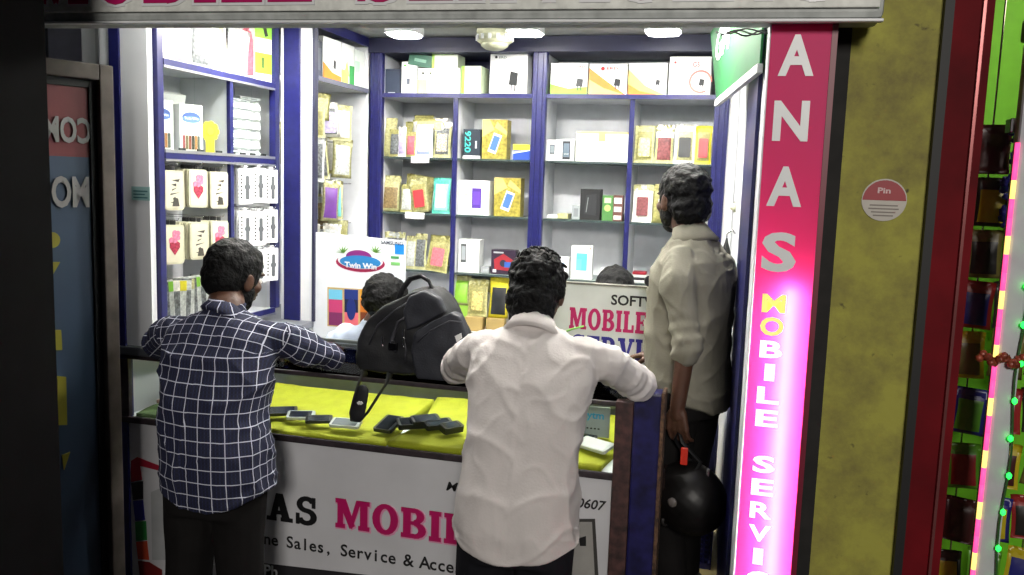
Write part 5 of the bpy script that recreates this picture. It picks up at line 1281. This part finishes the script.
# two shop workers behind the counter
r_ = person('person with black hair bent low behind the backpack wearing a pale blue checked shirt',
    feet=[(-1.64, 3.50, FL), (-1.46, 3.50, FL)], hips=[(-1.64, 3.50, .76), (-1.47, 3.50, .76)], knees=[(-1.64, 3.47, .55), (-1.47, 3.47, .55)],
    sh=[(-1.36, 3.46, 1.13), (-1.68, 3.46, 1.12)], el=[(-1.34, 3.44, .94), (-1.72, 3.44, .94)], wr=[(-1.40, 3.40, .86), (-1.66, 3.40, .86)],
    hd=(-1.445, 3.43, 1.285), hR=lookR(pi-.3, 1.15), neck=(-1.50, 3.465, 1.185),
    rings=[(-1.55, 3.49, .80, .15, .10, 0), (-1.55, 3.49, .95, .16, .10, 0), (-1.54, 3.48, 1.08, .165, .095, 0), (-1.53, 3.475, 1.14, .15, .08, 0), (-1.51, 3.47, 1.18, .065, .06, 0)],
    shirt=fabric('pale blue check cotton', (188, 200, 220), .15), trouser=darkden, sleeve=0, hands=[((.1, -.3, -1), (-1, 0, 0), 1, .5), ((-.1, -.3, -1), (1, 0, 0), -1, .5)], seed=23, hair_amp=.006, voxel=.009)
r_.location.y -= .045
person('person hidden behind the service board with only black hair showing',
    feet=[(-.55, 3.62, FL), (-.38, 3.62, FL)], hips=[(-.55, 3.62, .78), (-.38, 3.62, .78)], knees=[(-.55, 3.60, .55), (-.38, 3.60, .55)],
    sh=[(-.30, 3.60, 1.18), (-.63, 3.60, 1.18)], el=[(-.28, 3.56, .98), (-.65, 3.56, .98)], wr=[(-.36, 3.50, .88), (-.58, 3.50, .88)],
    hd=(-.475, 3.55, 1.355), hR=lookR(pi, 1.0), neck=(-.47, 3.59, 1.25),
    rings=[(-.465, 3.62, .82, .15, .10, 0), (-.465, 3.62, .97, .16, .10, 0), (-.465, 3.61, 1.12, .165, .095, 0), (-.465, 3.60, 1.19, .15, .08, 0), (-.468, 3.595, 1.24, .065, .06, 0)],
    shirt=fabric('grey cotton', (120, 124, 130), .1), trouser=darkden, sleeve=0, hands=[((.1, -.3, -1), (-1, 0, 0), 1, .5), ((-.1, -.3, -1), (1, 0, 0), -1, .5)], seed=31, hair_amp=.005, voxel=.009)

# ------------------------------------------------------------------ backpack on the counter
bag = mat('black nylon', (19, 20, 24), .6, vary=.2, scale=30, bump=.12, bscale=160); bag2 = mat('dark grey nylon', (36, 38, 46), .6, vary=.15, scale=30, bump=.12, bscale=160)
root = empty('backpack', (-1.12, 2.86, 1.119), label='black backpack with grey front pocket resting on the glass counter', cat='backpack')
def outline(pts, Y): return [(lambda q: (q.x, max(q.z, 1.122)))(at(x, y, Y=Y)) for x, y in pts]
mb = MB().prism(outline([(361, 383), (358, 362), (361, 338), (369, 320), (384, 307), (402, 297), (414, 291), (430, 290), (440, 298), (447, 310), (455, 330), (462, 350), (461, 372), (452, 384)], 2.80), 2.775, 2.955, bag)
mb.mats = [skin]
body = put('main_body', blob(mb, .008, 10, bag, lambda p, n: noise.noise(V((p.x*9, p.y*9, p.z*16)))*.010+noise.noise(p*28)*.002), root)
mb = MB().prism(outline([(417, 384), (411, 350), (416, 332), (430, 322), (452, 312), (461, 316), (466, 332), (467, 352), (460, 378), (452, 386)], 2.76), 2.748, 2.80, bag2)
pk = put('front_pocket', blob(mb, .006, 8, bag2, lambda p, n: noise.noise(p*16)*.004), root)
mb = MB().prism(outline([(408, 330), (404, 312), (410, 296), (426, 290), (440, 298), (447, 312), (420, 326)], 2.775), 2.757, 2.80, bag2)
put('top_pocket', blob(mb, .006, 7, bag2, lambda p, n: noise.noise(p*16)*.004), root)
zipm = M('zip tape', (52, 52, 58), .45); 
def zipline(pts, Y, par): put('zip', MB().tube([at(x, y, Y=Y) for x, y in pts], .0035, zipm, 8), par)
zipline([(418, 342), (430, 331), (450, 321), (461, 322)], 2.748, pk)
zipline([(369, 345), (378, 325), (394, 311), (410, 301)], 2.772, body)
zipline([(404, 340), (406, 350), (405, 362)], 2.770, body)
for x, y in ((404, 333), (404, 341), (427, 336), (383, 340)):
    q = at(x, y, Y=2.755); put('zip_puller', MB().box((q.x-.004, q.y-.004, q.z-.014), (q.x+.004, q.y, q.z+.014), steel, .0015).tube([q+V((0, -.002, -.014)), q+V((.002, -.003, -.024))], .002, steel, 6), body)
put('handle', MB().tube([at(x, y, Y=Y) for x, y, Y in ((398, 303, 2.83), (402, 290, 2.83), (410, 279, 2.83), (421, 276, 2.83), (429, 281, 2.83), (434, 293, 2.83), (440, 305, 2.83))], [.010, .011, .012, .012, .012, .011, .010], bag, 10, flat=.6), root)
put('compression_strap', MB().tube([at(x, y, Y=2.765) for x, y in ((396, 352), (392, 340), (398, 322), (414, 312))], .007, zipm, 8, flat=.4), root)
put('buckle', MB().box(tuple(at(388, 350, Y=2.758)), tuple(at(398, 343, Y=2.768)), blackgloss, .002).box(tuple(at(390, 343.5, Y=2.755)), tuple(at(396, 341, Y=2.764)), steel, .001), root)
put('logo_patch', MB().prism([tuple(V((at(x, y, Y=2.745).x, at(x, y, Y=2.745).z))) for x, y in ((455, 336), (461, 333), (462, 338), (457, 342))], 2.742, 2.7475, M('white logo', (220, 220, 220), .5)), pk)
# shoulder strap hanging over the front edge
st = put('shoulder_strap', MB().tube([at(x, y, Y=Y) for x, y, Y in ((366, 372, 2.80), (362, 377, 2.755), (358, 386, 2.725), (354, 400, 2.722), (351, 412, 2.722), (352, 420, 2.722), (360, 421, 2.722), (368, 412, 2.722), (378, 396, 2.722), (386, 384, 2.725), (389, 377, 2.755), (390, 372, 2.80))], .013, bag, 10, flat=.35, up=(0, 1, 0)), root)
mb = MB(); cap(mb, at(363, 391, Y=2.716), at(357, 414, Y=2.716), .024, .031); ctr = at(360, 402, Y=2.716)
mb.v = [(x, ctr.y+(y-ctr.y)*.35, z) for x, y, z in mb.v]
pad = put('strap_pad', blob(mb, .004, 3, bag), root)
q = at(360, 403, Y=2.703); mb = MB()
for s_ in (-1, 1): mb.prism([(q.x-.008+.004*s_, q.z), (q.x+.004*s_, q.z+.007), (q.x+.008+.004*s_, q.z), (q.x+.004*s_, q.z-.007)], 2.7005, 2.7055, M('white logo', (220, 220, 220), .5))
put('logo_print', mb, pad)

# ------------------------------------------------------------------ helmet held by the standing man
hm = empty('helmet', (-.075, 2.88, .60), label='black motorcycle helmet hanging by its strap from the hand of the standing man', cat='helmet')
hc = V((-.095, 2.87, .765))
mb = MB(); Rh = Matrix.Rotation(radians(70), 3, 'Z') @ Matrix.Rotation(radians(35), 3, 'X')
def hp(x, y, z): return hc+Rh @ V((x, y, z))
ell(mb, hc, (.115, .132, .122), Rh, 28); ell(mb, hp(0, .06, -.06), (.088, .085, .06), Rh, 24)
hb = put('shell', blob(mb, .006, 3, M('scuffed black shell', (16, 14, 14), .42, vary=.4, scale=14, spec=.3)), hm)
mb = MB(); ell(mb, hp(0, .046, .002), (.100, .098, .058), Rh, 28); put('visor', blob(mb, .005, 2, M('smoked visor', (36, 26, 26), .08, vary=.1)), hm)
mb = MB()
mb.tube([hp(.118*cos(t), .0+.02*sin(t)+.01, .06*sin(t)-.055) for t in [pi+.15+(pi-.3)*i/12 for i in range(13)]], .005, M('grey rubber trim', (50, 48, 48), .5), 8); put('rim_trim', mb, hm)
for sx in (-1, 1): put('pivot', MB().lathe([(.016, 0), (.016, .006), (.010, .009), (.001, .010)], M('grey pivot', (96, 90, 88), .4), 16, hp(sx*.112, .02, .005), Rh @ Matrix.Rotation(sx*pi/2, 3, 'Y')), hm)
hand_p = V(rp(-.215, -.065, 1.09))+V((0.01, 0, -.085))
strapm = M('black webbing', (16, 16, 18), .6)
put('chin_strap', MB().tube([hp(-.06, .0, -.10), hc+V((.03, -.03, .14)), hand_p+V((.012, -.012, -.03)), hand_p+V((0, 0, .005)), hand_p+V((-.012, .012, -.03)), hc+V((-.02, .03, .13)), hp(.05, .02, .09)], .008, strapm, 8, flat=.35), hm)
q = hand_p+V((.022, -.022, -.075)); put('buckle', MB().box((q.x-.012, q.y-.006, q.z-.03), (q.x+.012, q.y+.004, q.z+.03), M('orange red buckle', (206, 44, 24), .4), .004), hm)
q = hc+V((.055, -.035, .105)); put('strap_end', MB().box((q.x-.005, q.y-.004, q.z-.018), (q.x+.005, q.y, q.z+.018), steel, .001), hm)

# blue basket and bag behind the standing man
bk = M('blue plastic', (34, 36, 110), .4)
root = empty('plastic_basket', (-.02, 3.66, FL), label='blue lattice plastic basket on the floor by the right wall', cat='basket')
x0, x1, y0, y1, z0, z1_ = -.155, -.012, 3.35, 3.75, FL, FL+.26
mb = MB()
for i in range(8): mb.box((x0+.018*i, y0, z0+.02), (x0+.018*i+.006, y0+.005, z1_-.03), bk)
for i in range(12): mb.box((x0, y0, z0+.02+.02*i), (x1, y0+.0055, z0+.026+.02*i), bk)
for i in range(20): mb.box((x0, y0+.02*i, z0+.02), (x0+.005, y0+.02*i+.007, z1_-.03), bk)
for i in range(12): mb.box((x0, y0, z0+.02+.02*i), (x0+.0055, y1, z0+.026+.02*i), bk)
mb.box((x0, y1-.005, z0), (x1, y1, z1_), bk).box((x1-.005, y0, z0), (x1, y1, z1_), bk)
put('lattice_wall', mb, root)
put('rim', MB().box((x0-.008, y0-.008, z1_-.03), (x1+.004, y0+.006, z1_), bk, .003).box((x0-.008, y0-.008, z1_-.03), (x0+.006, y1, z1_), bk, .003), root)
put('base', MB().box((x0, y0, z0), (x1, y1, z0+.02), bk, .003), root)
root = empty('cloth_bag', (-.08, 3.5, z1_), label='navy blue cloth bag with pale characters standing in the blue basket', cat='bag')
mb = MB().box((-.145, 3.37, FL+.022), (-.022, 3.70, .92), bk, .02); put('bag_body', blob(mb, .01, 5, M('navy cloth', (40, 40, 84), .8, vary=.15), lambda p, n: noise.noise(p*11)*.007), root)
put('lettering', MB().text('85', -.085, .86, .03, 3.355, M('pale print', (150, 150, 190), .5), bold=.02), root)

# closed umbrella hanging at the right wall
u = at(724, 238, Y=3.75)
root = empty('umbrella', (-.03, 3.75, u.z-.42), label='closed black umbrella hanging on the white right wall behind the standing man', cat='umbrella')
put('canopy', MB().lathe([(.003, u.z-.42), (.016, u.z-.36), (.024, u.z-.14), (.020, u.z-.06), (.008, u.z-.02), (.004, u.z)], black, 14, (-.035, 3.75, 0)), root)
put('hook', MB().tube([(-.035, 3.75, u.z-.01), (-.035, 3.75, u.z+.02), (-.012, 3.75, u.z+.035), (wallX(3.75)-.001, 3.75, u.z+.02)], .004, steel, 8), root)
root = empty('ceiling_lamp', (1.05, 3.1, 2.7), label='added unseen lamp brightening the right hand shop above the frame', cat='lamp')  # unseen lamp, added to brighten the neighbouring shop
put('lamp_frame', MB().box((.92, 2.95, 2.70), (1.2, 3.25, 2.75), white, .005), root)
put('lamp_diffuser', MB().box((.94, 2.97, 2.692), (1.18, 3.23, 2.699), mat('added warm lamp panel', (255, 250, 235), emit=(255, 236, 200), es=16, vary=0)), root)
put('ceiling', MB().box((.5, 2.6, 2.76), (1.56, 3.66, 2.82), M('grey plaster', (90, 88, 84), .8)), kind='structure')
# ------------------------------------------------------------------ light and view
w = bpy.data.worlds.new('night'); SC.world = w; w.use_nodes = True
w.node_tree.nodes['Background'].inputs[0].default_value = (.30, .33, .42, 1)
w.node_tree.nodes['Background'].inputs[1].default_value = .025
def area(name, loc, tgt, size, power, col=(1, 1, 1)):
    l = bpy.data.lights.new(name, 'AREA'); l.energy = power; l.size = size; l.color = col; l.shape = 'SQUARE'
    o = bpy.data.objects.new(name, l); COL.objects.link(o); o.location = loc
    o.rotation_euler = (V(tgt)-V(loc)).to_track_quat('-Z', 'Y').to_euler(); return o
area('street_light', (.9, -3.2, 3.3), (-.6, 2.6, 1.3), .9, 195, (1, .95, .88))
vs = SC.view_settings; vs.view_transform = 'Standard'; vs.look = 'None'; vs.exposure = 0.0; vs.gamma = 1; vs.use_curve_mapping = False
try: SC.cycles.use_denoising = True; SC.cycles.max_bounces = 8; SC.cycles.transparent_max_bounces = 24; SC.cycles.sample_clamp_indirect = 4
except Exception as e: print(e)
